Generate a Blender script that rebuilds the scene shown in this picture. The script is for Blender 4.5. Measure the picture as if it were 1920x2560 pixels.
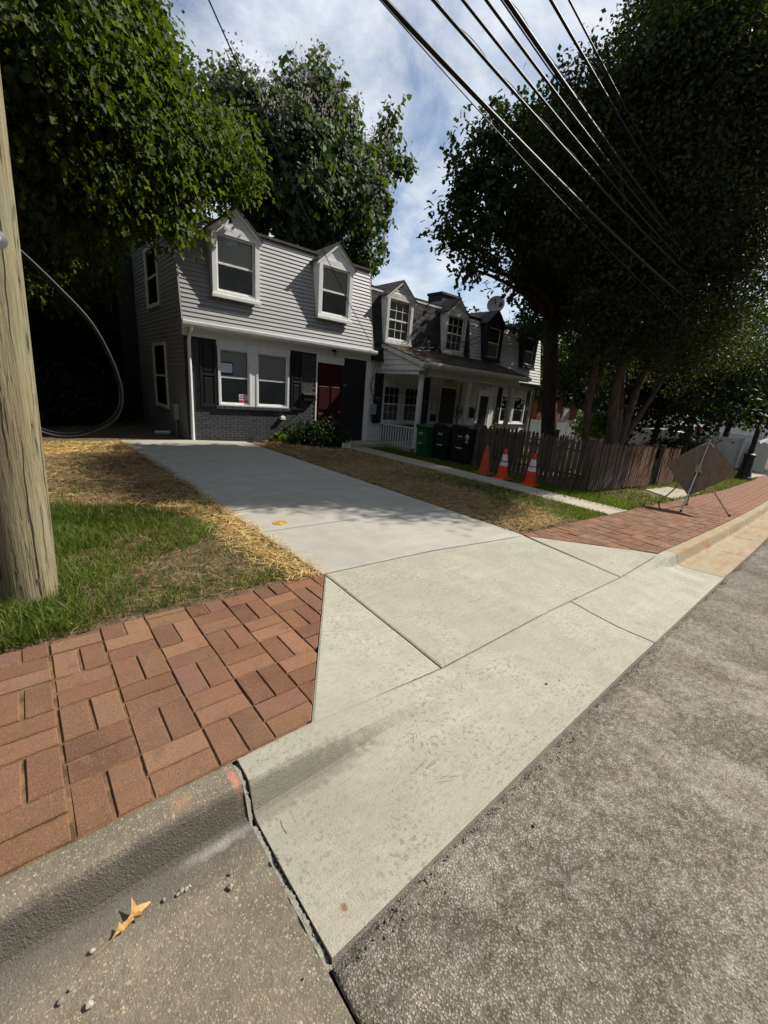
import bpy, bmesh, math, random
import numpy as np
from mathutils import Vector, Matrix
random.seed(7); rng = np.random.default_rng(11)
scene = bpy.context.scene
for o in list(bpy.data.objects): bpy.data.objects.remove(o)

# ------------------------------------------------------------------ camera
CAMH = 1.5                      # eye height above the brick footway
FPX, CX, CY = 1039.0, 960.0, 1280.0
def _cd(p):
    v = np.array([p[0]-CX, -(p[1]-CY), -FPX]); return v/np.linalg.norm(v)
_ex = _cd((2200, 1085)); _ey = _cd((30, 905)); _ey = _ey-_ex*(_ex@_ey); _ey /= np.linalg.norm(_ey); _ez = np.cross(_ex, _ey)
ROT = np.stack([_ex, _ey, _ez])
cam = bpy.data.cameras.new('camera'); cam.sensor_fit = 'HORIZONTAL'; cam.sensor_width = 36; cam.lens = 36*FPX/1920
cam.clip_start = 0.05; cam.clip_end = 2000
camo = bpy.data.objects.new('camera', cam); scene.collection.objects.link(camo)
m4 = Matrix([list(ROT[i])+[0] for i in range(3)]+[[0, 0, 0, 1]]); m4.translation = (0, 0, CAMH); camo.matrix_world = m4
scene.camera = camo

# ------------------------------------------------------------------ light
SUN_DIR = Vector((-1, .31, -1.06)).normalized()
world = bpy.data.worlds.new('World'); scene.world = world; world.use_nodes = True
wn = world.node_tree; wn.nodes.clear()
def N(t, ty, **kw):
    n = t.nodes.new(ty)
    for k, v in kw.items():
        if k in n.inputs: n.inputs[k].default_value = v
        else: setattr(n, k, v)
    return n
def ramp(t, fac, stops, interp='LINEAR'):
    r = t.nodes.new('ShaderNodeValToRGB'); r.color_ramp.interpolation = interp
    while len(r.color_ramp.elements) < len(stops): r.color_ramp.elements.new(0.5)
    for e, (p, c) in zip(r.color_ramp.elements, stops):
        e.position = p; e.color = (c, c, c, 1) if not hasattr(c, '__len__') else (*c[:3], 1)
    if fac is not None: t.links.new(fac, r.inputs[0])
    return r
def mixc(t, fac, a, b, mode='MIX'):
    m = t.nodes.new('ShaderNodeMix'); m.data_type = 'RGBA'; m.blend_type = mode
    for s, v in ((m.inputs[0], fac), (m.inputs[6], a), (m.inputs[7], b)):
        if v is None: continue
        if hasattr(v, 'links'): t.links.new(v, s)
        elif hasattr(v, '__len__'): s.default_value = (*v[:3], 1)
        else: s.default_value = v
    return m.outputs[2]
def math_(t, op, a, b=None, clamp=False):
    m = t.nodes.new('ShaderNodeMath'); m.operation = op; m.use_clamp = clamp
    for s, v in ((m.inputs[0], a), (m.inputs[1], b)):
        if v is None: continue
        if hasattr(v, 'links'): t.links.new(v, s)
        else: s.default_value = v
    return m.outputs[0]
sky = N(wn, 'ShaderNodeTexSky', sky_type='NISHITA', sun_disc=False)
sky.sun_elevation = math.asin(-SUN_DIR.z); sky.sun_rotation = math.atan2(-SUN_DIR.x, -SUN_DIR.y)
sky.air_density = 1.0; sky.dust_density = .5; sky.ozone_density = 1.0; sky.altitude = 50
tc = N(wn, 'ShaderNodeTexCoord')
sep = N(wn, 'ShaderNodeSeparateXYZ'); wn.links.new(tc.outputs['Generated'], sep.inputs[0])
den = math_(wn, 'ADD', math_(wn, 'MAXIMUM', sep.outputs[2], 0.0), 0.32)
cmb = N(wn, 'ShaderNodeCombineXYZ')
wn.links.new(math_(wn, 'DIVIDE', sep.outputs[0], den), cmb.inputs[0]); wn.links.new(math_(wn, 'DIVIDE', sep.outputs[1], den), cmb.inputs[1])
cn = N(wn, 'ShaderNodeTexNoise', Scale=3.0, Detail=10.0, Roughness=.60, Distortion=.35); wn.links.new(cmb.outputs[0], cn.inputs['Vector'])
cn2 = N(wn, 'ShaderNodeTexNoise', Scale=5.5, Detail=7.0, Roughness=.6); wn.links.new(cmb.outputs[0], cn2.inputs['Vector'])
cmask = ramp(wn, cn.outputs['Fac'], [(.36, 0.08), (.48, .48), (.62, .92)])
ccol = ramp(wn, cn2.outputs['Fac'], [(.34, (4.9, 5.5, 6.3)), (.66, (7.9, 8.2, 8.5))])
skyc = mixc(wn, cmask.outputs[0], sky.outputs[0], ccol.outputs[0])
bg = N(wn, 'ShaderNodeBackground', Strength=.090); wn.links.new(skyc, bg.inputs[0])
wo = N(wn, 'ShaderNodeOutputWorld'); wn.links.new(bg.outputs[0], wo.inputs[0])
sun = bpy.data.lights.new('sun', 'SUN'); sun.energy = 5.0; sun.angle = math.radians(.53); sun.color = (1, .94, .84)
suno = bpy.data.objects.new('sun', sun); scene.collection.objects.link(suno)
suno.rotation_euler = SUN_DIR.to_track_quat('-Z', 'Y').to_euler(); suno.location = (20, -8, 25)
vs = scene.view_settings; vs.view_transform = 'Standard'; vs.look = 'None'; vs.exposure = 0.50; vs.gamma = 1; vs.use_curve_mapping = False

# ------------------------------------------------------------------ helpers
D = 1.1573                       # many picture coordinates were read off a 1659 px wide copy
def ray(p): return ROT@_cd(p)
def onY(p, Y):
    r = ray((p[0]*D, p[1]*D)); return np.array([0, 0, CAMH])+r*(Y/r[1])
def onX(p, X):
    r = ray((p[0]*D, p[1]*D)); return np.array([0, 0, CAMH])+r*(X/r[0])
def zg(x):                       # the street and yards fall away along +x
    x = np.asarray(x, float); return -0.04*np.clip(x-3, 0, 34)
def zgf(x): return float(zg(x))
def grd(p, off=0):
    z = 0.0; r = ray((p[0]*D, p[1]*D))
    for _ in range(60):
        g = np.array([0, 0, CAMH])+r*((z-CAMH)/r[2]); z = .5*z+.5*(zgf(g[0])+off)
    return g
COL = scene.collection
def wpos(o):
    v = Vector((0, 0, 0))
    while o is not None: v += o.location; o = o.parent
    return v
def tag(o, label=None, cat=None, group=None, kind=None):
    if label: o['label'] = label
    if cat: o['category'] = cat
    if group: o['group'] = group
    if kind: o['kind'] = kind
    return o
def thing(name, loc, label, cat, group=None):
    o = bpy.data.objects.new(name, None); o.empty_display_size = .2; o.location = loc; COL.objects.link(o)
    return tag(o, label, cat, group)
def struct(name, loc=(0, 0, 0)):
    o = bpy.data.objects.new(name, None); o.location = loc; COL.objects.link(o); o['kind'] = 'structure'; return o
def link(name, me, mat=None, parent=None, loc=(0, 0, 0)):
    o = bpy.data.objects.new(name, me); COL.objects.link(o); o.location = loc
    if parent is not None: o.parent = parent
    if mat is not None and not me.materials: me.materials.append(mat)
    return o
class MB:
    def __init__(s): s.v = []; s.f = []
    def add(s, vs, fs):
        b = len(s.v); s.v += [tuple(map(float, v)) for v in vs]; s.f += [tuple(i+b for i in f) for f in fs]; return s
    def box(s, x0, x1, y0, y1, z0, z1):
        return s.add([(x0, y0, z0), (x1, y0, z0), (x1, y1, z0), (x0, y1, z0), (x0, y0, z1), (x1, y0, z1), (x1, y1, z1), (x0, y1, z1)],
                     [(0, 3, 2, 1), (4, 5, 6, 7), (0, 1, 5, 4), (1, 2, 6, 5), (2, 3, 7, 6), (3, 0, 4, 7)])
    def bbox(s, x0, x1, y0, y1, z0, z1, b=.004):       # box with chamfered edges
        bm = bmesh.new(); bmesh.ops.create_cube(bm, size=1)
        for v in bm.verts: v.co = ((x0+x1)/2+v.co.x*(x1-x0), (y0+y1)/2+v.co.y*(y1-y0), (z0+z1)/2+v.co.z*(z1-z0))
        bmesh.ops.bevel(bm, geom=bm.edges[:], offset=b, segments=1, affect='EDGES')
        bm.verts.index_update(); s.add([v.co for v in bm.verts], [[v.index for v in f.verts] for f in bm.faces]); bm.free(); return s
    def hexa(s, p):                                     # 8 corners bottom loop then top loop
        return s.add(p, [(0, 3, 2, 1), (4, 5, 6, 7), (0, 1, 5, 4), (1, 2, 6, 5), (2, 3, 7, 6), (3, 0, 4, 7)])
    def prism(s, poly, ax, a0, a1):                     # poly in the two other axes, extruded along axis ax
        n = len(poly)
        def P(q, a):
            return {'x': (a, q[0], q[1]), 'y': (q[0], a, q[1]), 'z': (q[0], q[1], a)}[ax]
        return s.add([P(q, a0) for q in poly]+[P(q, a1) for q in poly],
                     [tuple(range(n))[::-1], tuple(range(n, 2*n))]+[(i, (i+1) % n, n+(i+1) % n, n+i) for i in range(n)])
    def tube(s, pts, r, n=8, cap=True):
        pts = [Vector(p) for p in pts]; m = len(pts); rs = r if hasattr(r, '__len__') else [r]*m
        t0 = (pts[1]-pts[0]).normalized(); u = t0.orthogonal().normalized(); b = len(s.v); vs = []
        for i in range(m):
            t = (pts[min(i+1, m-1)]-pts[max(i-1, 0)]).normalized(); u = (u-t*u.dot(t)).normalized(); w = t.cross(u)
            for k in range(n):
                a = 2*math.pi*k/n; vs.append(pts[i]+(u*math.cos(a)+w*math.sin(a))*rs[i])
        fs = [(i*n+k, i*n+(k+1) % n, (i+1)*n+(k+1) % n, (i+1)*n+k) for i in range(m-1) for k in range(n)]
        if cap: fs += [tuple(range(n))[::-1], tuple(range((m-1)*n, m*n))]
        return s.add(vs, fs)
    def lathe(s, prof, c, n=20):                        # (r, z) profile around a vertical axis at c
        vs = [(c[0]+r*math.cos(2*math.pi*k/n), c[1]+r*math.sin(2*math.pi*k/n), c[2]+z) for r, z in prof for k in range(n)]
        m = len(prof)
        return s.add(vs, [(i*n+k, i*n+(k+1) % n, (i+1)*n+(k+1) % n, (i+1)*n+k) for i in range(m-1) for k in range(n)]+[tuple(range(n))[::-1], tuple(range((m-1)*n, m*n))])
    def grid(s, nx, ny, fn):
        vs = [fn(i, j) for j in range(ny) for i in range(nx)]
        return s.add(vs, [(j*nx+i, j*nx+i+1, (j+1)*nx+i+1, (j+1)*nx+i) for j in range(ny-1) for i in range(nx-1)])
    def mesh(s, name, off=(0, 0, 0), smooth=False):
        me = bpy.data.meshes.new(name); o = Vector(off)
        me.from_pydata([tuple(Vector(v)-o) for v in s.v], [], s.f); me.update()
        if smooth: me.polygons.foreach_set('use_smooth', [True]*len(me.polygons))
        return me
    def build(s, name, mat, parent=None, loc=None, smooth=False):   # vertices in world space
        loc = Vector(loc) if loc is not None else (wpos(parent) if parent else Vector((0, 0, 0)))
        me = s.mesh(name, loc, smooth); o = link(name, me, mat)
        if parent is not None: o.parent = parent; o.location = loc-wpos(parent)
        else: o.location = loc
        return o
def rawmesh(name, V, Fidx, k, mat, smooth=False):       # numpy mesh, all faces with k corners
    me = bpy.data.meshes.new(name); nf = len(Fidx)
    me.vertices.add(len(V)); me.vertices.foreach_set('co', np.ascontiguousarray(V, np.float32).ravel())
    me.loops.add(nf*k); me.loops.foreach_set('vertex_index', np.ascontiguousarray(Fidx, np.int32).ravel())
    me.polygons.add(nf); me.polygons.foreach_set('loop_start', np.arange(0, nf*k, k, dtype=np.int32))
    if smooth: me.polygons.foreach_set('use_smooth', np.ones(nf, bool))
    me.update(calc_edges=True); me.materials.append(mat); return me
def clip(poly, a, b, c):                                 # keep a*x+b*y<=c
    out = []
    for i in range(len(poly)):
        p, q = poly[i], poly[(i+1) % len(poly)]; dp = a*p[0]+b*p[1]-c; dq = a*q[0]+b*q[1]-c
        if dp <= 0: out.append(p)
        if dp*dq < 0: t = dp/(dp-dq); out.append((p[0]+(q[0]-p[0])*t, p[1]+(q[1]-p[1])*t))
    return out
def area(p): return abs(sum(p[i][0]*p[(i+1) % len(p)][1]-p[(i+1) % len(p)][0]*p[i][1] for i in range(len(p))))/2
def inset(p, d):                                         # convex polygon inset (CCW)
    n = len(p); L = []
    for i in range(n):
        x0, y0 = p[i]; x1, y1 = p[(i+1) % n]; l = math.hypot(x1-x0, y1-y0)+1e-9; nx, ny = (y1-y0)/l, -(x1-x0)/l
        L.append((nx, ny, nx*x0+ny*y0-d))
    q = [(-50, -50), (150, -50), (150, 150), (-50, 150)]
    for a, b, c in L: q = clip(q, a, b, c)
    return q
_fontcache = {}
def text_mesh(txt, size):
    cu = bpy.data.curves.new('lettering', 'FONT'); cu.body = txt; cu.size = size; cu.align_x = 'CENTER'; cu.align_y = 'CENTER'; cu.extrude = .0015; cu.resolution_u = 3
    o = bpy.data.objects.new('lettering', cu); COL.objects.link(o); dg = bpy.context.evaluated_depsgraph_get(); dg.update()
    me = bpy.data.meshes.new_from_object(o.evaluated_get(dg)); bpy.data.objects.remove(o); return me
def lettering(name, txt, size, pos, mat, parent, rot=(math.pi/2, 0, 0), sx=1):
    me = text_mesh(txt, size); me.materials.clear(); o = link(name, me, mat, parent); o.location = Vector(pos)-wpos(parent); o.rotation_euler = rot; o.scale = (sx, 1, 1); return o

# ------------------------------------------------------------------ materials
def newmat(name):
    m = bpy.data.materials.new(name); m.use_nodes = True; t = m.node_tree
    return m, t, t.nodes['Principled BSDF']
def coords(t, mode='pos', stretch=(1, 1, 1)):
    mp = N(t, 'ShaderNodeMapping'); mp.inputs['Scale'].default_value = stretch
    if mode == 'pos': g = N(t, 'ShaderNodeNewGeometry'); t.links.new(g.outputs['Position'], mp.inputs[0])
    else:
        g = N(t, 'ShaderNodeTexCoord'); t.links.new(g.outputs['Object'], mp.inputs[0])
    return mp.outputs[0]
def noise(t, vec, scale, detail=5.0, rough=.55):
    n = N(t, 'ShaderNodeTexNoise', Scale=scale, Detail=detail, Roughness=rough); t.links.new(vec, n.inputs['Vector']); return n.outputs['Fac']
def bump(t, p, h, strength=.4, dist=.01):
    b = N(t, 'ShaderNodeBump', Strength=strength, Distance=dist); t.links.new(h, b.inputs['Height']); t.links.new(b.outputs[0], p.inputs['Normal']); return b
def objrand(t, col, lo, hi):
    oi = N(t, 'ShaderNodeObjectInfo'); r = ramp(t, oi.outputs['Random'], [(0, lo), (1, hi)])
    return mixc(t, 1.0, col, r.outputs[0], 'MULTIPLY')
def pm(name, c1, c2, scale=8, rough=.8, bmp=0.0, bscale=60, mode='pos', stretch=(1, 1, 1), rnd=None, lo=.35, hi=.65, spec=.3, metal=0.0, dist=.01, detail=5.0):
    m, t, p = newmat(name); v = coords(t, mode, stretch)
    c = mixc(t, ramp(t, noise(t, v, scale, detail), [(lo, 0), (hi, 1)]).outputs[0], c1, c2)
    if rnd: c = objrand(t, c, *rnd)
    t.links.new(c, p.inputs['Base Color']); p.inputs['Roughness'].default_value = rough; p.inputs['Specular IOR Level'].default_value = spec; p.inputs['Metallic'].default_value = metal
    if bmp: bump(t, p, noise(t, v, bscale, 4), bmp, dist)
    return m
M = {}
def spot(t, v, c, pos, r, col, soft=.5, amt=.8, sx=1, sy=1):      # a noisy-edged tint, at a place on the surface
    mp = N(t, 'ShaderNodeMapping'); mp.inputs['Location'].default_value = (-pos[0]*sx, -pos[1]*sy, 0); mp.inputs['Scale'].default_value = (sx, sy, 0); t.links.new(v, mp.inputs[0])
    ln = N(t, 'ShaderNodeVectorMath', operation='LENGTH'); t.links.new(mp.outputs[0], ln.inputs[0])
    d = math_(t, 'ADD', ln.outputs['Value'], math_(t, 'MULTIPLY', math_(t, 'SUBTRACT', noise(t, v, 26, 4, .65), .5), r*1.5))
    return mixc(t, math_(t, 'MULTIPLY', ramp(t, math_(t, 'DIVIDE', d, r), [(soft, 1), (1, 0)]).outputs[0], amt), c, col)
def concrete(name, c1, c2, fine=(1, 1, 1), speck=.62, broom=.5):
    m, t, p = newmat(name); v = coords(t)
    c = mixc(t, ramp(t, noise(t, v, 1.1, 6, .6), [(.3, 0), (.7, 1)]).outputs[0], c1, c2)
    c = mixc(t, ramp(t, noise(t, v, 4.2, 6, .65), [(.42, 0), (.66, .5)]).outputs[0], c, tuple(k*.78 for k in c1))
    c = mixc(t, ramp(t, noise(t, coords(t, 'pos', (.25, 1.6, 1)), 3.1, 5, .6), [(.52, 0), (.72, .55)]).outputs[0], c, tuple(min(1, k*1.14) for k in c2))
    if speck > .3: c = spot(t, v, spot(t, v, c, (.72, 1.10), .62, (.21, .205, .155), .1, .5, 1.0, 1.3), (.62, 1.195), .28, (.105, .102, .075), .62, .62, .50, 4.6)  # broad damp tint, then a dark streak painting shade on the kerb taper face
    if speck > .3:
        g = grd((743, 1955), -.115); c = spot(t, v, spot(t, v, c, (g[0], g[1]), .030, (.36, .24, .12), .1, .6), (g[0], g[1]), .013, (.16, .05, .02), .4, .9)
    st = noise(t, coords(t, 'pos', fine), 30, 3)
    c = mixc(t, math_(t, 'MULTIPLY', ramp(t, st, [(.35, 1), (.6, 0)]).outputs[0], .34*broom*2), c, tuple(k*.70 for k in c1))
    sp = math_(t, 'MAXIMUM', ramp(t, noise(t, v, 85, 2, .5), [(.61, 0), (.68, 1)]).outputs[0], ramp(t, noise(t, v, 46, 3, .6), [(.575, 0), (.61, 1)]).outputs[0])
    spm = math_(t, 'MULTIPLY', sp, ramp(t, noise(t, v, 2.3, 3), [(.35, .15), (.65, 1)]).outputs[0])
    c = mixc(t, math_(t, 'MULTIPLY', spm, speck), c, (.12, .12, .10))
    c = mixc(t, math_(t, 'MULTIPLY', noise(t, v, 260, 2), .35), c, tuple(k*.8 for k in c2))
    oi = N(t, 'ShaderNodeObjectInfo'); c = mixc(t, 1.0, c, ramp(t, oi.outputs['Random'], [(0, .94), (1, 1.03)]).outputs[0], 'MULTIPLY')
    t.links.new(c, p.inputs['Base Color']); p.inputs['Roughness'].default_value = .9; p.inputs['Specular IOR Level'].default_value = .2
    h = math_(t, 'ADD', math_(t, 'MULTIPLY', st, .6*broom), noise(t, v, 190, 3)); bump(t, p, h, .55, .006)
    return m
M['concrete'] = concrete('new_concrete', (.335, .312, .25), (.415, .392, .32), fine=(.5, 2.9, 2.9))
M['drive'] = concrete('driveway_concrete', (.335, .318, .272), (.40, .382, .335), fine=(.5, 6, 6), speck=.12, broom=.35)
M['walk'] = concrete('old_walk_concrete', (.30, .27, .21), (.42, .38, .30), speck=.2, broom=.2)
def aggregate(name, base1, base2, stones, s1=75, amount=.5, stain=None, bmp=.5, mosaic=False):
    m, t, p = newmat(name); v = coords(t)
    c = mixc(t, ramp(t, noise(t, v, 1.6, 6, .6), [(.32, 0), (.68, 1)]).outputs[0], base1, base2)
    c = mixc(t, ramp(t, noise(t, v, 34, 4), [(.3, 0), (.7, .45)]).outputs[0], c, tuple(k*.62 for k in base1))
    nd = N(t, 'ShaderNodeTexNoise', Scale=s1*1.1, Detail=2.0); t.links.new(v, nd.inputs['Vector'])
    wv = N(t, 'ShaderNodeVectorMath', operation='MULTIPLY_ADD'); t.links.new(nd.outputs['Color'], wv.inputs[0]); wv.inputs[1].default_value = (.9/s1,)*3; t.links.new(v, wv.inputs[2])
    h = noise(t, v, 150, 3)
    for sc_, am in (((s1, amount),) if mosaic else ((s1, amount*.55), (s1*1.9, amount))):
        vo = N(t, 'ShaderNodeTexVoronoi', Scale=sc_, Randomness=1.0); t.links.new(wv.outputs[0], vo.inputs['Vector'])
        vd = ramp(t, vo.outputs['Distance'], [(.20, 1), (.50, 0)] if not mosaic else [(.35, 1), (.62, 0)]).outputs[0]
        sepc = N(t, 'ShaderNodeSeparateColor'); t.links.new(vo.outputs['Color'], sepc.inputs[0])
        sc = ramp(t, sepc.outputs[1], [(0, stones[0]), (.5, stones[1]), (1, stones[2])])
        selr = ramp(t, sepc.outputs[0], [(1-am, 0), (1-am+.3, 1)]).outputs[0]
        k = math_(t, 'MULTIPLY', math_(t, 'MULTIPLY', vd, selr), .85); c = mixc(t, k, c, sc.outputs[0]); h = math_(t, 'ADD', math_(t, 'MULTIPLY', vd, .5), h)
    if stain: c = stain(t, v, c)
    t.links.new(c, p.inputs['Base Color']); p.inputs['Roughness'].default_value = .92; p.inputs['Specular IOR Level'].default_value = .2
    bump(t, p, h, bmp, .006)
    return m
def road_stain(t, v, c):
    c = mixc(t, 1.0, c, ramp(t, noise(t, v, 1.7, 9, .68), [(.33, .68), (.66, 1.28)]).outputs[0], 'MULTIPLY')
    c = mixc(t, 1.0, c, ramp(t, noise(t, v, 27, 4, .7), [(.32, .62), (.68, 1.36)]).outputs[0], 'MULTIPLY')
    pale = math_(t, 'MULTIPLY', ramp(t, noise(t, v, 2.3, 7, .7), [(.53, 0), (.68, .8)]).outputs[0], ramp(t, noise(t, v, 120, 3, .7), [(.40, 0), (.58, 1)]).outputs[0])
    c = mixc(t, pale, c, (.40, .39, .365)); brown = ramp(t, noise(t, coords(t, 'pos', (1.2, 1.2, 1)), 1.3, 7, .65), [(.56, 0), (.72, .5)]).outputs[0]
    c = mixc(t, brown, c, mixc(t, 1.0, c, (.80, .62, .47), 'MULTIPLY'))
    return mixc(t, 1.0, c, (1.0, .945, .86), 'MULTIPLY')
M['asphalt'] = aggregate('old_asphalt', (.105, .10, .09), (.165, .158, .142), [(.19, .18, .158), (.36, .335, .29), (.27, .25, .215)], 138, .85, road_stain, .75, True)
def kerb_stain(t, v, c):
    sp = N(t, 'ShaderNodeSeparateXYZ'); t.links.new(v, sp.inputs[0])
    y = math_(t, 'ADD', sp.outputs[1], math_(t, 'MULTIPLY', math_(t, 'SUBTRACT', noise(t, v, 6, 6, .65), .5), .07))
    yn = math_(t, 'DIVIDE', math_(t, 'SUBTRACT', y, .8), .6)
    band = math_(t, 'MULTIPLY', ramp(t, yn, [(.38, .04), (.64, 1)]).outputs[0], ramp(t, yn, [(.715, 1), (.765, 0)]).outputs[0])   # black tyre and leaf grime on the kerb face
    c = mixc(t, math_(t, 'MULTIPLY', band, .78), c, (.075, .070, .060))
    c = spot(t, v, c, (.28, 1.30), .055, (.42, .20, .10), .1, .35)
    c = spot(t, v, c, (.465, 1.285), .055, (.55, .20, .13), .2, .6, 2.4, .75)
    c = spot(t, v, c, (.36, 1.165), .075, (.40, .385, .35), .05, .42, .45, 2.6)
    return c
M['kerb'] = aggregate('aggregate_kerb', (.125, .107, .078), (.245, .212, .16), [(.39, .31, .195), (.33, .27, .19), (.47, .40, .28)], 84, .5, kerb_stain, .4)
M['pan'] = aggregate('gutter_pan', (.215, .175, .12), (.285, .25, .19), [(.40, .33, .22), (.46, .41, .33), (.30, .26, .2)], 90, .4, lambda t, v, c: spot(t, v, mixc(t, ramp(t, noise(t, v, 4, 5), [(.56, 0), (.72, .6)]).outputs[0], c, (.36, .35, .33)), (.35, 1.035), .11, (.6, .59, .56), .3, .7, .5, 1.8), .6)
M['kerb_far'] = aggregate('rusty_kerb', (.30, .245, .16), (.38, .32, .22), [(.55, .46, .30), (.48, .42, .33), (.60, .50, .36)], 62, .35, lambda t, v, c: mixc(t, ramp(t, noise(t, coords(t, 'pos', (.6, 3, 3)), 4, 4), [(.5, 0), (.68, .7)]).outputs[0], c, (.33, .16, .07)), .5)
def paver_mat():
    m, t, p = newmat('brick_paver'); v = coords(t)
    oi = N(t, 'ShaderNodeObjectInfo')
    b = ramp(t, oi.outputs['Random'], [(0, (.125, .056, .036)), (.3, (.180, .083, .046)), (.6, (.205, .102, .058)), (.8, (.138, .066, .048)), (1, (.19, .086, .046))]).outputs[0]
    sx = N(t, 'ShaderNodeSeparateXYZ'); t.links.new(v, sx.inputs[0])
    worn = math_(t, 'ADD', math_(t, 'MULTIPLY', sx.outputs[0], .42), math_(t, 'MULTIPLY', math_(t, 'SUBTRACT', noise(t, v, 1.4, 4), .5), 1.3))
    b = mixc(t, ramp(t, worn, [(.05, 1), (.5, 0)]).outputs[0], b, mixc(t, 1.0, b, (.92, 1.04, 1.10), 'MULTIPLY'))      # older, duller bricks by the pole
    b = mixc(t, 1.0, b, ramp(t, math_(t, 'FRACT', math_(t, 'MULTIPLY', oi.outputs['Random'], 7.31)), [(0, .72), (1, 1.28)]).outputs[0], 'MULTIPLY')
    c = mixc(t, ramp(t, noise(t, v, 3.2, 6, .65), [(.42, 0), (.72, .7)]).outputs[0], b, (.20, .108, .058))
    c = mixc(t, ramp(t, noise(t, v, 140, 2), [(.56, 0), (.67, .34)]).outputs[0], c, (.36, .22, .13))
    c = mixc(t, ramp(t, noise(t, v, 120, 2), [(.34, .55), (.44, 0)]).outputs[0], c, (.085, .045, .03))
    c = mixc(t, ramp(t, noise(t, v, 9, 5, .65), [(.54, 0), (.70, .6)]).outputs[0], c, (.115, .068, .042))
    t.links.new(c, p.inputs['Base Color']); p.inputs['Roughness'].default_value = .88; p.inputs['Specular IOR Level'].default_value = .25
    bump(t, p, noise(t, v, 170, 3), .5, .005); return m
M['paver'] = paver_mat()
M['joint_sand'] = pm('joint_soil', (.085, .048, .026), (.20, .115, .055), 14, .95, .6, 150)
M['soil'] = pm('yard_soil', (.055, .040, .024), (.165, .115, .062), 9, .95, 1.0, 45, lo=.3, hi=.7, detail=9.0, dist=.03)
M['white'] = pm('white_paint', (.70, .71, .70), (.78, .79, .78), 6, .5, .05, 80)
M['white_old'] = pm('weathered_white_paint', (.50, .51, .50), (.66, .67, .66), 7, .6, .1, 60)
M['siding'] = pm('beige_grey_vinyl', (.265, .26, .262), (.31, .304, .305), 3, .5, .06, 120, 'pos', (1, 1, 8), rnd=(.96, 1.04))
M['siding_side'] = M['siding']
M['siding_w'] = pm('white_siding', (.55, .56, .56), (.64, .65, .65), 4, .55, .06, 90, rnd=(.94, 1.02))
M['charcoal'] = pm('charcoal_painted_brick', (.040, .042, .047), (.058, .060, .066), 12, .55, .35, 120, rnd=(.88, 1.14), spec=.4)
M['charcoal_d'] = pm('charcoal_mortar', (.028, .029, .033), (.04, .04, .045), 12, .8)
M['black'] = pm('black_paint', (.010, .010, .012), (.016, .016, .018), 9, .42, spec=.4)
M['red'] = pm('red_door_paint', (.030, .0016, .0022), (.042, .002, .003), 4, .45)
M['whitebrick'] = pm('white_painted_brick', (.58, .58, .55), (.68, .68, .65), 10, .7, .3, 70)
M['shingle'] = pm('black_shingle', (.020, .020, .021), (.045, .043, .042), 30, .9, .6, 120, rnd=(.7, 1.35))
M['shingle_b'] = pm('mossy_brown_shingle', (.045, .036, .026), (.17, .115, .06), 2.2, .92, .6, 120, rnd=(.75, 1.2), lo=.40, hi=.66)
M['roof_trim'] = pm('dark_roof_edge', (.045, .036, .032), (.06, .05, .044), 9, .7)
M['metal'] = pm('grey_metal', (.42, .42, .42), (.55, .55, .55), 10, .35, metal=.9)
M['alu'] = pm('dull_aluminium', (.17, .115, .07), (.235, .165, .105), 5, .55, .04, 200, 'pos', (1, 6, 1), metal=.2)
M['dark_metal'] = pm('dark_iron', (.012, .013, .014), (.02, .02, .022), 10, .45, spec=.4)
M['grey_plastic'] = pm('grey_plastic', (.25, .26, .26), (.31, .32, .32), 8, .5)
M['cable'] = pm('black_cable', (.005, .005, .006), (.010, .010, .011), 30, .5, spec=.22)
M['cable_grey'] = pm('weathered_black_cable', (.012, .012, .013), (.028, .028, .028), 14, .5, spec=.4)
M['cone'] = pm('orange_plastic', (.72, .055, .015), (.80, .075, .02), 5, .5, rnd=(.9, 1.05))
M['cone_old'] = pm('faded_orange_plastic', (.50, .075, .03), (.60, .10, .045), 9, .6)
M['reflect'] = pm('white_reflective_band', (.62, .62, .62), (.74, .74, .74), 14, .4)
M['green_bin'] = pm('green_plastic', (.008, .085, .030), (.010, .11, .04), 5, .45)
M['black_bin'] = pm('black_plastic', (.010, .010, .012), (.016, .016, .019), 5, .45)
M['fence'] = pm('weathered_wood', (.055, .044, .034), (.13, .105, .08), 3, .9, .5, 30, 'obj', (14, 14, 1.6), rnd=(.7, 1.25))
M['fence_red'] = pm('reddish_sunlit_wood', (.13, .068, .038), (.21, .125, .075), 3, .85, .5, 30, 'obj', (14, 14, 1.6), rnd=(.75, 1.15))  # redder, lighter copy of the fence wood for sunlit pickets
M['bark'] = pm('bark', (.028, .021, .016), (.075, .058, .044), 6, .95, .9, 26, 'pos', (3, 3, .7), dist=.03)
M['bark_m'] = pm('smooth_bark', (.06, .042, .03), (.13, .095, .07), 4, .85, .5, 18, 'pos', (2.5, 2.5, .6), dist=.02)
M['red_brick'] = pm('red_brick', (.15, .045, .025), (.22, .075, .04), 18, .85, .3, 60)
M['vinyl_white'] = pm('white_vinyl_fence', (.68, .70, .72), (.74, .76, .77), 3, .4)
M['brass'] = pm('brass_cover', (.42, .26, .055), (.56, .37, .10), 30, .45, .3, 100, metal=.35)
M['paper'] = pm('paper_with_print', (.66, .67, .69), (.74, .75, .76), 5, .7)
M['print'] = pm('grey_print', (.22, .22, .24), (.3, .3, .32), 9, .8)
M['blue_tape'] = pm('blue_tape', (.012, .022, .20), (.02, .035, .26), 9, .6)
M['red_print'] = pm('red_print', (.42, .02, .02), (.5, .03, .03), 9, .6)
M['screen'] = pm('insect_screen', (.26, .265, .255), (.32, .325, .31), 4, .8)
M['interior'] = pm('dark_interior', (.02, .019, .017), (.03, .028, .025), 2, .9)
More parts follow.
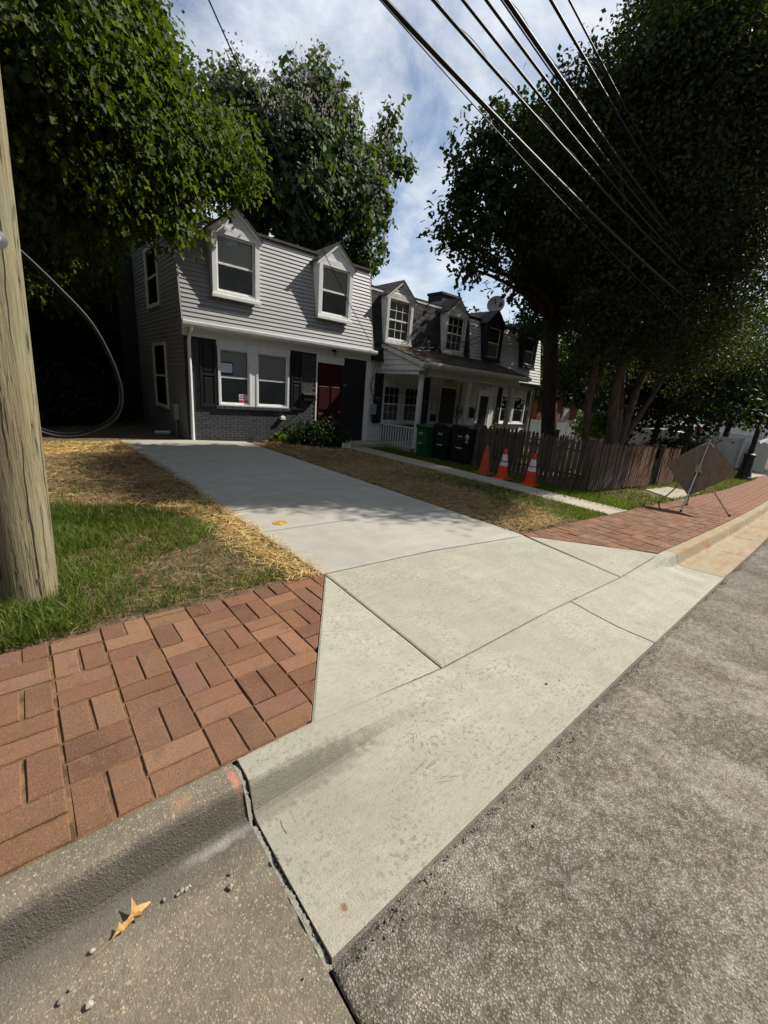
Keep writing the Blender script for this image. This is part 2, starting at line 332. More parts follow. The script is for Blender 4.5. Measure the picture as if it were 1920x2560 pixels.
def blind_mat():
    m, t, p = newmat('window_blind'); v = coords(t)
    w = N(t, 'ShaderNodeTexWave', Scale=6.2, bands_direction='Z'); w.wave_type = 'BANDS'; t.links.new(v, w.inputs['Vector'])
    c = mixc(t, w.outputs['Fac'], (.56, .57, .54), (.72, .73, .70)); t.links.new(c, p.inputs['Base Color']); p.inputs['Roughness'].default_value = .7; return m
M['blind'] = blind_mat()
def glass_mat():
    m, t, p = newmat('window_glass'); t.nodes.remove(p)
    gl = N(t, 'ShaderNodeBsdfGlossy', Roughness=.02); gl.inputs['Color'].default_value = (.9, .95, 1, 1)
    tr = N(t, 'ShaderNodeBsdfTransparent'); tr.inputs['Color'].default_value = (.86, .88, .87, 1)
    fr = N(t, 'ShaderNodeFresnel', IOR=1.5); mx = N(t, 'ShaderNodeMixShader')
    v = coords(t); nb = N(t, 'ShaderNodeBump', Strength=.05, Distance=.02); t.links.new(noise(t, v, 2.5, 2), nb.inputs['Height']); t.links.new(nb.outputs[0], gl.inputs['Normal'])
    t.links.new(fr.outputs[0], mx.inputs[0]); t.links.new(tr.outputs[0], mx.inputs[1]); t.links.new(gl.outputs[0], mx.inputs[2])
    t.links.new(mx.outputs[0], t.nodes['Material Output'].inputs[0]); return m
M['glass'] = glass_mat()
def leaf_mat(name, cols, trans=.35, rough=.6, tcol=None, spec=.16):
    m, t, p = newmat(name); g = N(t, 'ShaderNodeNewGeometry')
    n = len(cols); c = ramp(t, g.outputs['Random Per Island'], [(i/(n-1), k) for i, k in enumerate(cols)]).outputs[0]
    v = coords(t); c = mixc(t, 1.0, c, ramp(t, noise(t, v, .8, 2), [(.3, .75), (.7, 1.2)]).outputs[0], 'MULTIPLY')
    t.links.new(c, p.inputs['Base Color']); p.inputs['Roughness'].default_value = rough; p.inputs['Specular IOR Level'].default_value = spec
    if trans:
        tl = N(t, 'ShaderNodeBsdfTranslucent'); t.links.new(mixc(t, 1.0, c, tcol or (1.5, 1.5, .6), 'MULTIPLY'), tl.inputs[0]); mx = N(t, 'ShaderNodeMixShader'); mx.inputs[0].default_value = trans
        t.links.new(p.outputs[0], mx.inputs[1]); t.links.new(tl.outputs[0], mx.inputs[2]); t.links.new(mx.outputs[0], t.nodes['Material Output'].inputs[0])
    return m
M['maple'] = leaf_mat('maple_leaf', [(.024, .042, .006), (.042, .068, .008), (.066, .096, .010), (.105, .135, .014)], .44)
M['catalpa'] = leaf_mat('catalpa_leaf', [(.024, .046, .015), (.036, .064, .018), (.052, .085, .022), (.085, .125, .03)], .33)
M['blossom'] = leaf_mat('blossom', [(.26, .235, .215), (.36, .33, .30), (.44, .41, .38)], .25, .7, (1, .95, .9), .1)
M['oak'] = leaf_mat('oak_leaf', [(.018, .034, .012), (.028, .050, .015), (.040, .066, .019)], .24)
M['myrtle'] = leaf_mat('myrtle_leaf', [(.024, .044, .015), (.036, .060, .018), (.052, .078, .020), (.085, .07, .022)], .28)
M['shrub'] = leaf_mat('shrub_leaf', [(.018, .035, .012), (.028, .05, .016), (.04, .07, .022)], .25)
M['fresh'] = leaf_mat('fresh_leaf', [(.13, .20, .03), (.18, .27, .04), (.22, .32, .06)], .35)
M['grass'] = leaf_mat('grass_blade', [(.045, .085, .012), (.07, .125, .016), (.10, .16, .022), (.13, .18, .03), (.22, .17, .065)], .35, .5)
M['straw'] = leaf_mat('straw', [(.31, .19, .058), (.44, .285, .092), (.55, .38, .15), (.64, .49, .24)], .12, .6)
M['straw_brown'] = leaf_mat('matted_straw', [(.16, .105, .045), (.25, .165, .075), (.34, .235, .115), (.42, .31, .17)], .1, .7)  # brown straw, also the shaded copy of the side-yard straw
M['dry_leaf'] = pm('dry_oak_leaf', (.32, .165, .045), (.46, .27, .09), 40, .6, .2, 90)
M['stone'] = pm('pebble', (.20, .18, .15), (.34, .31, .25), 30, .8, .3, 80, rnd=(.6, 1.3))
M['tar'] = pm('asphalt_crumb', (.07, .066, .058), (.22, .205, .175), 40, .9, .4, 100)
M['twig'] = pm('dry_twig', (.22, .15, .07), (.33, .25, .13), 20, .8)
def pole_mat():
    m, t, p = newmat('utility_pole_wood'); v = coords(t, 'pos', (9, 9, .55)); v2 = coords(t)
    c = mixc(t, ramp(t, noise(t, v, 2.2, 8, .68), [(.30, 0), (.70, 1)]).outputs[0], (.20, .172, .098), (.31, .285, .178))
    fg = noise(t, coords(t, 'pos', (38, 38, 2.2)), 1.6, 6, .7); c = mixc(t, ramp(t, fg, [(.34, .55), (.56, 0)]).outputs[0], c, (.12, .095, .05))
    c = mixc(t, ramp(t, noise(t, coords(t, 'pos', (3, 3, 1)), 1.5, 4), [(.5, 0), (.68, .55)]).outputs[0], c, (.25, .285, .19))
    c = mixc(t, ramp(t, noise(t, coords(t, 'pos', (2, 2, .8)), 2.1, 4), [(.6, 0), (.74, .5)]).outputs[0], c, (.19, .11, .045))
    ck = ramp(t, noise(t, coords(t, 'pos', (8, 8, .30)), 1.6, 4, .55), [(.488, 0), (.5, 1), (.512, 0)]).outputs[0]
    ck = math_(t, 'MULTIPLY', ck, ramp(t, noise(t, v2, 3.1, 2), [(.46, 0), (.56, 1)]).outputs[0])
    c = mixc(t, math_(t, 'MULTIPLY', ck, .85), c, (.05, .035, .015))
    t.links.new(c, p.inputs['Base Color']); p.inputs['Roughness'].default_value = .85; p.inputs['Specular IOR Level'].default_value = .25
    h = math_(t, 'SUBTRACT', math_(t, 'ADD', noise(t, v, 4, 6, .7), math_(t, 'MULTIPLY', fg, .8)), math_(t, 'MULTIPLY', ck, 1.4)); bump(t, p, h, .9, .014); return m
M['pole'] = pole_mat()

# ================================================================== the setting
def smooth01(t): t = np.clip(t, 0, 1); return t*t*(3-2*t)
# --- ground: one sheet to the horizon; it drops under the footway and road
gx = np.array([-300, -60, -12]+list(np.arange(-5, 40, 1.0))+[60, 120, 400]); 
gyz = [(-300, -.4), (.9, -.4), (1.30, -.22), (2.60, -.16), (2.74, -.03), (2.80, -.014), (6, -.014), (11, -.014), (14, -.014), (30, -.014), (60, 0), (400, 0)]
mb = MB(); mb.grid(len(gx), len(gyz), lambda i, j: (gx[i], gyz[j][0], zgf(gx[i])+gyz[j][1]))
tag(mb.build('ground', M['soil']), kind='structure')

# --- road surface
def road_edge(x): return float(np.interp(x, [-6, .4985, .5015, 3.4, 6.2, 10, 20, 60], [.27, .27, .63, .665, .72, .77, 1.0, 2.8]))
def yoff(x): return float(.0022*max(0, x-7)**2)
rx = sorted(list(np.arange(-8, 12, .25)+.03)+[.485, .497, .503, .52])+list(np.arange(12, 61, 1.5)); rs = [-.016, .004, .03, .08, .2, .6, 1.5, 3.2, 5, 8]
def rz(x, y, e): return zgf(x)-.128+.02*min(e-y, 3.2)-.02*max(0, e-y-3.2)
def rfn(i, j):
    x = rx[i]; e = road_edge(x)+.010*math.sin(x*7.3)+.008*math.sin(x*17+1)+.006*math.sin(x*41); s = rs[j]; y = e-s
    z = rz(x, y, e)-(.022 if j == 0 else .006 if j == 1 else 0)+.0025*math.sin(x*5+y*3); return (x, y, z)
road = tag(MB().grid(len(rx), len(rs), rfn).build('road', M['asphalt'], smooth=True), kind='structure')

# --- kerb and gutter: swept section pieces, old ones either side, new depressed ones at the drive
OLD = [(1.365, -.22), (1.365, -.004), (1.35, 0), (1.268, -.001), (1.248, -.007), (1.236, -.024), (1.200, -.118), (1.188, -.132), (1.16, -.139), (.90, -.136), (.70, -.126), (.62, -.122), (.62, -.25)]
NEW = [(1.345, -.22), (1.345, -.080), (1.33, -.074), (1.275, -.078), (1.248, -.081), (1.225, -.084), (1.192, -.089), (1.178, -.092), (1.15, -.096), (.90, -.115), (.70, -.112), (.64, -.112), (.62, -.25)]
wback = lambda x: float(np.clip((x-.86)/.915, 0, 1)*np.clip((5.70-x)/1.14, 0, 1))      # the flares rise to footway level
def sect(x, w0, old=OLD):
    e = road_edge(x)+.008; out = []
    for k, ((y, z), (y2, z2)) in enumerate(zip(old, NEW)):
        w = wback(x) if 0 < k <= 2 and .5 < x < 5.99 else (w0+wback(x))/2 if k == 3 and .5 < x < 5.99 else w0
        yy = y+(y2-y)*w0; zz = z+(z2-z)*w
        if k >= 9: f = (yy-.62)/(1.15-.62); yy = e+f*(1.15-e)
        if k >= 11: yy = e+(.006 if k == 11 else 0)
        out.append((x, yy+yoff(x), zz+zgf(x)))
    return out
def kerb_piece(name, x0, x1, wfn, mat, parent, n, wob=0):
    xs = np.linspace(x0, x1, n); vs = []
    for x in xs: vs += sect(x, wfn(x))
    if wob: vs = [(x, y, z+(wob*math.sin(x*31+y*17)+wob*math.sin(x*13-y*29)) if -.2 < z-zgf(x) < 1 else z) for x, y, z in vs]
    k = len(OLD); fs = [(i*k+j, (i+1)*k+j, (i+1)*k+j+1, i*k+j+1) for i in range(n-1) for j in range(k-1)]
    fs += [tuple(range(k)), tuple(range((n-1)*k, n*k))[::-1]]
    b = MB(); b.add(vs, fs); return b.build(name, mat, parent)
kerb = struct('kerb')
kp = kerb_piece('kerb_section', -2.6, .488, lambda x: 0, M['kerb'], kerb, 40, .0012)
kerb_piece('kerb_section', -6, -2.612, lambda x: 0, M['kerb'], kerb, 6)
wl = lambda x: float(np.clip((x-.54)/1.0, 0, 1)**1.45*(1-smooth01((x-5.42)/.40)))
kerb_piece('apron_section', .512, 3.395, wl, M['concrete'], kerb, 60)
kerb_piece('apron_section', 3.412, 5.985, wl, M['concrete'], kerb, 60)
xk = 6.0
while xk < 40:
    L = 1.55 if xk < 12 else 3.1; kerb_piece('kerb_section', xk, xk+L-.014, lambda x: 0, M['kerb_far'], kerb, 6 if xk < 12 else 8); xk += L
# crumbling mortar in the joint between old kerb and new apron, broken asphalt edge
def crumbs(name, pts, mat, lo, hi, parent=None, squash=.6):
    V = []; F = []
    base = np.array([[1, 0, 0], [-1, 0, 0], [0, 1, 0], [0, -1, 0], [0, 0, 1], [0, 0, -1]], float)
    fc = np.array([[0, 2, 4], [2, 1, 4], [1, 3, 4], [3, 0, 4], [2, 0, 5], [1, 2, 5], [3, 1, 5], [0, 3, 5]])
    for p in pts:
        s = rng.uniform(lo, hi); b = base*(rng.uniform(.6, 1.3, (6, 1)))*s; b[:, 2] *= squash; a = rng.uniform(0, 6.28); c_, s_ = math.cos(a), math.sin(a)
        b = np.stack([b[:, 0]*c_-b[:, 1]*s_, b[:, 0]*s_+b[:, 1]*c_, b[:, 2]], 1); F.append(fc+len(V)*6); V.append(b+np.array(p))
    me = rawmesh(name, np.concatenate(V), np.concatenate(F), 3, mat); o = link(name, me, None, parent); return o
KY, KZ = [.62, .9, 1.15, 1.178, 1.192, 1.225, 1.25, 1.36], [-.124, -.137, -.140, -.131, -.113, -.036, -.009, -.004]
pts = []
for i in range(14):
    y = rng.uniform(.64, 1.36); z = float(np.interp(y, KY, KZ)); pts.append((.497+rng.normal(0, .003), y, z-.010))
M['mortar'] = pm('crumbling_mortar', (.17, .165, .13), (.28, .27, .22), 60, .95, .8, 160)
tag(crumbs('joint_mortar', pts, M['mortar'], .003, .009, kerb), kind='stuff')
ys_ = np.linspace(.63, 1.36, 90); zs_ = np.interp(ys_, KY, KZ); jz = .003+.003*np.sin(np.arange(90)*.21)+.003*np.sin(np.arange(90)*.57+1)+.007*np.clip(np.sin(np.arange(90)*.13+2), 0, 1)
MB().grid(2, 90, lambda i, j: (.487+(.019+.004*math.sin(j*2.3))*i, ys_[j], zs_[j]-jz[j]-(.03 if i and 1.17 < ys_[j] < 1.25 else .004*i))).build('joint_filler', M['mortar'], kerb)
pts = []
for i in range(900):
    x = rng.uniform(.5, 9); e = road_edge(x); y = e-abs(rng.normal(0, .03)); pts.append((x, y, rz(x, y, e)+.001))
tag(crumbs('asphalt_crumbs', pts, M['tar'], .0015, .0065), 'broken dark asphalt crumbs along the edge of the gutter', 'crumbs', kind='stuff')

# --- driveway: concrete panels separated by tooled joints
drive = struct('driveway', (3.1, 6.5, 0))
def zdrv(x, y):
    if y > 2.7: return zgf(x)+.006
    d = np.clip((2.64-y)/1.29, 0, 1)*.080
    if x < 1.775: d *= np.clip((x-(.86+(y-1.352)*.697))/(.9155-(y-1.352)*.697+1e-4), 0, 1)
    if x > 4.56: d *= np.clip(((5.70-(y-1.352)*.967)-x)/(1.14-(y-1.352)*.967+1e-4), 0, 1)
    return zgf(x)+.006*np.clip((y-1.35)/1.2, 0, 1)-float(d)-.003*(y < 1.5)
def slab(name, poly, mat, parent, zf, th=.11, nsub=10, bev=.006):
    """bevelled polygon slab draped on zf"""
    bm = bmesh.new(); vs = [bm.verts.new((x, y, 0)) for x, y in poly]; bm.faces.new(vs)
    if nsub > 1:
        xs = [p[0] for p in poly]; ys = [p[1] for p in poly]
        for i in range(1, nsub):
            for co, no in (((min(xs)+(max(xs)-min(xs))*i/nsub, 0, 0), (1, 0, 0)), ((0, min(ys)+(max(ys)-min(ys))*i/nsub, 0), (0, 1, 0))):
                bmesh.ops.bisect_plane(bm, geom=bm.verts[:]+bm.edges[:]+bm.faces[:], plane_co=co, plane_no=no)
    bmesh.ops.inset_region(bm, faces=bm.faces[:], thickness=.012, use_boundary=True, use_even_offset=True)
    bd = [e for e in bm.edges if e.is_boundary]; rim = {v for e in bd for v in e.verts}
    top = bm.verts[:]
    r = bmesh.ops.extrude_edge_only(bm, edges=bd); ring = [g for g in r['geom'] if isinstance(g, bmesh.types.BMVert)]
    cx = sum(p[0] for p in poly)/len(poly); cy = sum(p[1] for p in poly)/len(poly)
    for v in top: v.co.z = zf(v.co.x, v.co.y)-(.005 if v in rim else 0)
    for v in ring: v.co.z = zf(v.co.x, v.co.y)-th
    o_ = wpos(parent)
    for v in bm.verts: v.co -= o_
    bmesh.ops.recalc_face_normals(bm, faces=bm.faces)
    me = bpy.data.meshes.new(name); bm.to_mesh(me); bm.free(); return link(name, me, mat, parent)
def lx(y): return float(np.interp(y, [2.6, 10.9], [1.765, 1.63]))
def rxx(y): return float(np.interp(y, [2.4, 10.9], [4.60, 4.56]))
g_ = .0075
Y0L, Y0R = 2.70, 2.53
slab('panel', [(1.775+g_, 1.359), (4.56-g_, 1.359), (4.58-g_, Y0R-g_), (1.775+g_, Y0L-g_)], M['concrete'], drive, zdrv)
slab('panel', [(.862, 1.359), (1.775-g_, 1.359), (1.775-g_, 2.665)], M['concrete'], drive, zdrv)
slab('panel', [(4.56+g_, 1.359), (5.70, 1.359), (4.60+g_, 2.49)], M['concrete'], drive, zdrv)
yb = [(Y0L, Y0R), (3.90, 3.76), (6.85, 6.30), (10.98, 10.98)]
for (a, b), (c, d) in zip(yb[:-1], yb[1:]):
    slab('panel', [(lx(a), a+g_), (rxx(b), b+g_), (rxx(d), d-g_), (lx(c), c-g_)], M['drive'], drive, zdrv, nsub=14)
mb = MB(); mb.lathe([(.078, -.01), (.084, .004), (.076, .008), (.070, .006), (.03, .006), (.026, .010), (0.001, .010)], (2.07, 4.08, .004), 24)
tag(mb.build('cleanout_cover', M['brass'], None, (2.07, 4.08, 0)), 'small round brass cleanout cover set in the driveway concrete', 'drain cover')

# --- brick footways: every paver its own piece
PIT = .2405
paver_cache = {}
def paver(poly, z0fn, parent, jit=1.0):
    poly = inset(poly, (.0020 if jit < 1.2 else .0058)+rng.choice([0, .001, .0024]))
    if len(poly) < 3 or area(poly) < .0008: return None
    cx = sum(p[0] for p in poly)/len(poly); cy = sum(p[1] for p in poly)/len(poly)
    loc = [(x-cx, y-cy) for x, y in poly]; key = tuple((round(a, 3), round(b, 3)) for a, b in loc)
    rect = len(loc) == 4
    if key not in paver_cache or not rect:
        n = len(loc); ins = inset(loc, .0045)
        if len(ins) != n: ins = [(x*.93, y*.93) for x, y in loc]
        vs = [(x, y, -.06) for x, y in loc]+[(x, y, -.005) for x, y in loc]+[(x, y, 0) for x, y in ins]
        fs = [(i, (i+1) % n, n+(i+1) % n, n+i) for i in range(n)]+[(n+i, n+(i+1) % n, 2*n+(i+1) % n, 2*n+i) for i in range(n)]+[tuple(range(2*n, 3*n))]
        me = bpy.data.meshes.new('paver'); me.from_pydata(vs, [], fs); me.materials.append(M['paver']); paver_cache[key] = me
    o = bpy.data.objects.new('paver', paver_cache[key]); COL.objects.link(o); o.parent = parent
    o.location = Vector((cx, cy, z0fn(cx)+rng.normal(0, .0022)*jit))-wpos(parent); sl = z0fn(cx+.1)-z0fn(cx)
    o.rotation_euler = (rng.normal(0, .009)*jit, -math.atan(sl*10)+rng.normal(0, .009)*jit, rng.normal(0, .006)*jit); return o
def weave(i, j, x0, y0):
    a, b = x0, y0; h = PIT/2
    if (i+j) % 2 == 0: return [[(a, b), (a+PIT, b), (a+PIT, b+h), (a, b+h)], [(a, b+h), (a+PIT, b+h), (a+PIT, b+PIT), (a, b+PIT)]]
    return [[(a, b), (a+h, b), (a+h, b+PIT), (a, b+PIT)], [(a+h, b), (a+PIT, b), (a+PIT, b+PIT), (a+h, b+PIT)]]
side = struct('footway', (0, 2, 0))
dx_, dy_ = 1.775-.855, 2.69-1.352; ln_ = math.hypot(dx_, dy_)
for i in range(-13, 9):
    for j in range(0, 6):
        for q in weave(i, j+1, -.035+i*PIT, 1.372+j*PIT):
            wig = .012*math.sin(q[0][0]*5)
            q = clip(q, 0, 1, 2.735+wig); 
            if len(q) > 2: q = clip(q, dy_/ln_, -dx_/ln_, (dy_*.8575-dx_*1.352)/ln_)
            if len(q) > 2: paver(q, lambda x: zgf(x), side, 1.3 if i < 1 else .8)
MB().grid(2, 2, lambda i, j: (-6 if i == 0 else (.84 if j == 0 else 1.76), 1.366+1.36*j, -.008)).build('joint_bed', M['joint_sand'], side)
side2 = struct('footway', (8, 2, -.2))
def farlawn(x): return float(np.interp(x, [4.5, 7, 9, 12, 16, 24, 40], [2.56, 2.60, 2.62, 2.60, 2.62, 3.0, 4.6]))
rest = MB(); cnt = 0
for i in range(0, 120):
    for j in range(0, 7):
        x0 = 4.62+i*PIT
        for q in weave(i, j, x0, 1.372+j*PIT+yoff(x0)):
            q = clip(q, 0, 1, farlawn(x0))
            if len(q) > 2:
                a_, b_ = (2.50-1.352), (5.72-4.61); l_ = math.hypot(a_, b_); q = clip(q, -a_/l_, -b_/l_, -(a_*5.735+b_*1.352)/l_)
            if len(q) < 3: continue
            if cnt < 296 and x0 < 12:
                if paver(q, lambda x: zgf(x), side2, .9) is not None: cnt += 1
            else:
                q = inset(q, .005)
                if len(q) > 2 and area(q) > .001: rest.prism([(x, y) for x, y in q], 'z', -.03, 0); 
rest.v = [(x, y, z+zgf(x)+random.uniform(-.001, .001)) for x, y, z in rest.v]
tag(rest.build('paver_field', M['paver'], side2), kind='stuff')
xs = np.arange(4.5, 36, .5)
b = MB(); b.grid(len(xs), 2, lambda i, j: (xs[i], (1.37+yoff(xs[i])) if j == 0 else farlawn(xs[i])+.05, zgf(xs[i])-.013-.10*(1-smooth01((xs[i]-4.6)/1.4))*(j == 0))); b.build('joint_bed', M['joint_sand'], side2)

# --- concrete path to the doors
path = struct('path', (7.8, 6.5, -.2))
yy = [2.60, 4.0, 5.5, 7.0, 8.5, 9.8, 11.02]
for a, b in zip(yy[:-1], yy[1:]):
    slab('flag', [(7.36, a+.006), (8.22, a+.006), (8.22, b-.006), (7.36, b-.006)], M['walk'], path, lambda x, y: zgf(x)+.012, nsub=3)
path2 = struct('path', (12.3, 3, -.37))
slab('flag', [(11.3, 2.72), (12.9, 2.72), (12.95, 3.5), (12.1, 3.55)], M['walk'], path2, lambda x, y: zgf(x)+.01, nsub=3)
slab('flag', [(12.96, 2.72), (13.8, 2.74), (13.8, 3.5), (12.96, 3.5)], M['walk'], path2, lambda x, y: zgf(x)+.01, nsub=3)
path3 = struct('path', (27, 3, -.9))
slab('flag', [(23.5, 3.25), (40, 3.4), (40, 4.2), (23.7, 4.0)], M['walk'], path3, lambda x, y: zgf(x)+.012, nsub=4)

# ================================================================== the row of houses
WY = 11.05                                      # plane of the front walls
def mans(z, zb): return 10.85+(z-zb)*.182       # y on the mansard slope at height z
def boards(parent, name, mat, x0, x1, zb, zt, expo, slope=True, yb=None, th=.024):
    """lap siding, one piece per course, all sharing one mesh"""
    n = int(round((zt-zb)/expo)); e = (zt-zb)/n; ty = .182 if slope else 0.0
    base = wpos(parent); y0 = yb if yb is not None else 10.85
    b = MB(); b.prism([(0.0-th, 0), (0.006, 0), (e*ty+.006, e+.003), (e*ty-.002, e+.003)], 'x', x0, x1)
    me = b.mesh(name); me.materials.append(mat)
    for i in range(n):
        o = bpy.data.objects.new(name, me); COL.objects.link(o); o.parent = parent
        o.location = Vector((0, y0+i*e*ty, zb+i*e))-base
def side_boards(parent, name, mat, X, prof, zb, zt, expo, th=.014):
    n = int(round((zt-zb)/expo)); e = (zt-zb)/n
    for i in range(n):
        z = zb+i*e; y0, y1 = prof(z)
        b = MB(); b.prism([(X-th, z), (X+.006, z), (X+.006, z+e+.003), (X-.002, z+e+.003)], 'y', y0, y1); b.build(name, mat, parent)
def sash_window(parent, x0, x1, z0, z1, y, wname='window', frame=.07, mat='white', grid=None, blind=True, sill=True, proud=.03, lowscreen=True, deep=.10, case=True):
    """double-hung window on a front wall (faces -y); returns the casing"""
    b = MB(); f = frame
    yo, yi = y-proud, y+deep
    b.bbox(x0, x0+f, yo, yi, z0, z1); b.bbox(x1-f, x1, yo, yi, z0, z1); b.bbox(x0+f, x1-f, yo, yi, z1-f, z1); b.bbox(x0+f, x1-f, yo, yi, z0, z0+f*.8)
    w = b.build(wname, M[mat], parent) if case else parent
    a0, a1, c0, c1 = x0+f, x1-f, z0+f*.8, z1-f; zm = (c0+c1)/2
    s = MB(); t = .032
    s.bbox(a0, a0+t, y+.015, y+.05, c0, c1, .002); s.bbox(a1-t, a1, y+.015, y+.05, c0, c1, .002)
    s.bbox(a0+t, a1-t, y+.015, y+.05, c0, c0+.042, .002); s.bbox(a0+t, a1-t, y+.015, y+.05, c1-t, c1, .002); s.bbox(a0+t, a1-t, y+.010, y+.05, zm-.022, zm+.022, .002)
    s.build('sash', M['white' if mat == 'black' else mat], w)
    for q0, q1 in ((c0+.042, zm-.022), (zm+.022, c1-t)):
        p = MB(); p.add([(a0+t, y+.032, q0), (a1-t, y+.032, q0), (a1-t, y+.032, q1), (a0+t, y+.032, q1)], [(0, 1, 2, 3)]); p.build('pane', M['glass'], w)
        if grid:
            m = MB(); nx, nz = grid
            for k in range(1, nx): xx = a0+t+(a1-a0-2*t)*k/nx; m.box(xx-.008, xx+.008, y+.022, y+.029, q0, q1)
            for k in range(1, nz): zz = q0+(q1-q0)*k/nz; m.box(a0+t, a1-t, y+.0205, y+.0285, zz-.008, zz+.008)
            m.build('muntin', M['white' if mat == 'black' else mat], w)
    if lowscreen: p = MB(); p.box(a0+t, a1-t, y+.046, y+.049, c0+.042, zm-.022); p.build('screen', M['screen'], w)
    if blind:
        p = MB(); nb = 26
        for k in range(nb):
            zz = c0+.04+(c1-c0-.05)*k/nb; hh = (c1-c0-.05)/nb
            p.add([(a0+t, y+.075, zz), (a1-t, y+.075, zz), (a1-t, y+.068, zz+hh*.97), (a0+t, y+.068, zz+hh*.97)], [(0, 1, 2, 3)])
        p.build('blind', M['blind'], w)
    p = MB(); p.box(a0, a1, y+deep-.012, y+deep-.004, c0, c1); p.build('room_back', M['interior'], w)
    if sill: q = MB(); q.bbox(x0-.02, x1+.02, y-proud-.035, y+.01, z0-.035, z0-.001); q.build('sill', M[mat], w)
    return w
def dormer(parent, x0, x1, zs, ze, zp, zb, trim, gable, roofm, grid=None, yf=10.85, over=.09, blind=True, gable_boards=True, casef=.10, lowscreen=True, cheek=None):
    """gabled dormer: cheeks, roof slopes, casing and sash"""
    xm = (x0+x1)/2; yb_ = mans(ze, zb)+.03
    b = MB()
    for xx, s in ((x0, 1), (x1, -1)):                       # cheeks wedge back to the mansard slope
        ys = mans(zs, zb)+.015
        b.hexa([(xx, yf, zs), (xx+s*.09, yf, zs), (xx+s*.09, ys, zs), (xx, ys, zs), (xx, yf, ze), (xx+s*.09, yf, ze), (xx+s*.09, yb_+.12, ze), (xx, yb_+.12, ze)])
    b.prism([(x0, ze), (x1, ze), (xm, zp-.06)], 'y', yf+.012, yf+.6)      # gable wall
    d = b.build('dormer', M[cheek or gable], parent)
    r = MB(); xo0, xo1 = x0-over, x1+over; sl = (zp-ze)/(xm-x0); zo = ze-over*sl
    for a, c in ((xo0, xm), (xo1, xm)):
        za, zc = zo, zp
        pts = [(a, yf-.07, za), (c, yf-.07, zc), (c, 12.6, zc), (a, 12.6, za)]
        if a > c: pts = [pts[1], pts[0], pts[3], pts[2]]
        r.hexa(pts+[(p[0], p[1], p[2]+.045) for p in pts])
    r.build('dormer_roof', M[roofm], d)
    t = MB()
    for a in (xo0+.012, xo1-.012):                           # raking trim under the roof edge
        pts = [(a, yf-.055, zo-.035), (xm, yf-.055, zp-.035), (xm, yf+.011, zp-.035), (a, yf+.011, zo-.035)]
        if a > xm: pts = [pts[1], pts[0], pts[3], pts[2]]
        t.hexa([(p[0], p[1], p[2]-.03) for p in pts]+[(p[0], p[1], p[2]+.033) for p in pts])
    t.bbox(x0-.01, x1+.01, yf-.022, yf+.008, ze-.035, ze+.055); t.build('trim', M[trim], d)
    if gable_boards:
        g = MB(); n = 4
        for k in range(n):
            za = ze+.057+(zp-ze-.14)*k/n; zc = ze+.057+(zp-ze-.14)*(k+1)/n; wa = (zp-.07-za)/sl; wc = (zp-.07-zc)/sl
            g.hexa([(xm-wa, yf-.008, za), (xm+wa, yf-.008, za), (xm+wa, yf+.011, za), (xm-wa, yf+.011, za), (xm-wc, yf+.004, zc), (xm+wc, yf+.004, zc), (xm+wc, yf+.011, zc), (xm-wc, yf+.011, zc)])
        g.build('gable_board', M[gable], d)
    else:
        g = MB(); za = ze+.057; wa = (zp-.07-za)/sl; g.prism([(xm-wa, za), (xm+wa, za), (xm, zp-.07)], 'y', yf-.006, yf+.011); g.build('gable_panel', M[gable], d)
    b = MB(); f = casef
    b.bbox(x0-.012, x0+f, yf-.025, yf+.05, zs, ze-.036); b.bbox(x1-f, x1+.012, yf-.025, yf+.05, zs, ze-.036); b.bbox(x0+f, x1-f, yf-.022, yf+.05, ze-.036-f*.8, ze-.036); b.bbox(x0+f, x1-f, yf-.022, yf+.05, zs, zs+f*.7)
    b.build('casing', M[trim], d)
    s = MB(); s.bbox(x0-.035, x1+.035, yf-.06, yf+.02, zs-.075, zs-.002); s.build('sill', M[trim], d)
    sash_window(d, x0+f-.01, x1-f+.01, zs+f*.7-.01, ze-.036-f*.8+.01, yf+.012, frame=.02, mat='white', grid=grid, blind=blind, sill=False, case=False, proud=.0, lowscreen=lowscreen)
    return d
def wall_holes(name, x0, x1, z0, z1, holes, mat, parent, th=.25):
    """front wall as strips round its openings"""
    xs = sorted({x0, x1, *[h[0] for h in holes], *[h[1] for h in holes]}); zs = sorted({z0, z1, *[h[2] for h in holes], *[h[3] for h in holes]})
    bm = bmesh.new(); vd = {}
    inside = lambda x, z: any(h[0] < x < h[1] and h[2] < z < h[3] for h in holes)
    V = lambda x, z: vd.setdefault((x, z), bm.verts.new((x, WY, z)) if (x, z) not in vd else None) or vd[(x, z)]
    for a, b_ in zip(xs[:-1], xs[1:]):
        for c, d in zip(zs[:-1], zs[1:]):
            if not inside((a+b_)/2, (c+d)/2): bm.faces.new([V(a, c), V(b_, c), V(b_, d), V(a, d)])
    r = bmesh.ops.extrude_face_region(bm, geom=bm.faces[:])
    for g in r['geom']:
        if isinstance(g, bmesh.types.BMVert): g.co.y += th
    bmesh.ops.recalc_face_normals(bm, faces=bm.faces); o_ = wpos(parent)
    for v in bm.verts: v.co -= o_
    me = bpy.data.meshes.new(name); bm.to_mesh(me); bm.free(); return link(name, me, mat, parent)
def gutter(parent, x0, x1, y, z, mat, name='gutter'):
    b = MB(); b.prism([(y+.11, z), (y+.025, z), (y+.008, z+.03), (y, z+.085), (y+.006, z+.11), (y+.014, z+.11), (y+.012, z+.085), (y+.03, z+.012), (y+.11, z+.012)], 'x', x0, x1); return b.build(name, M[mat], parent)

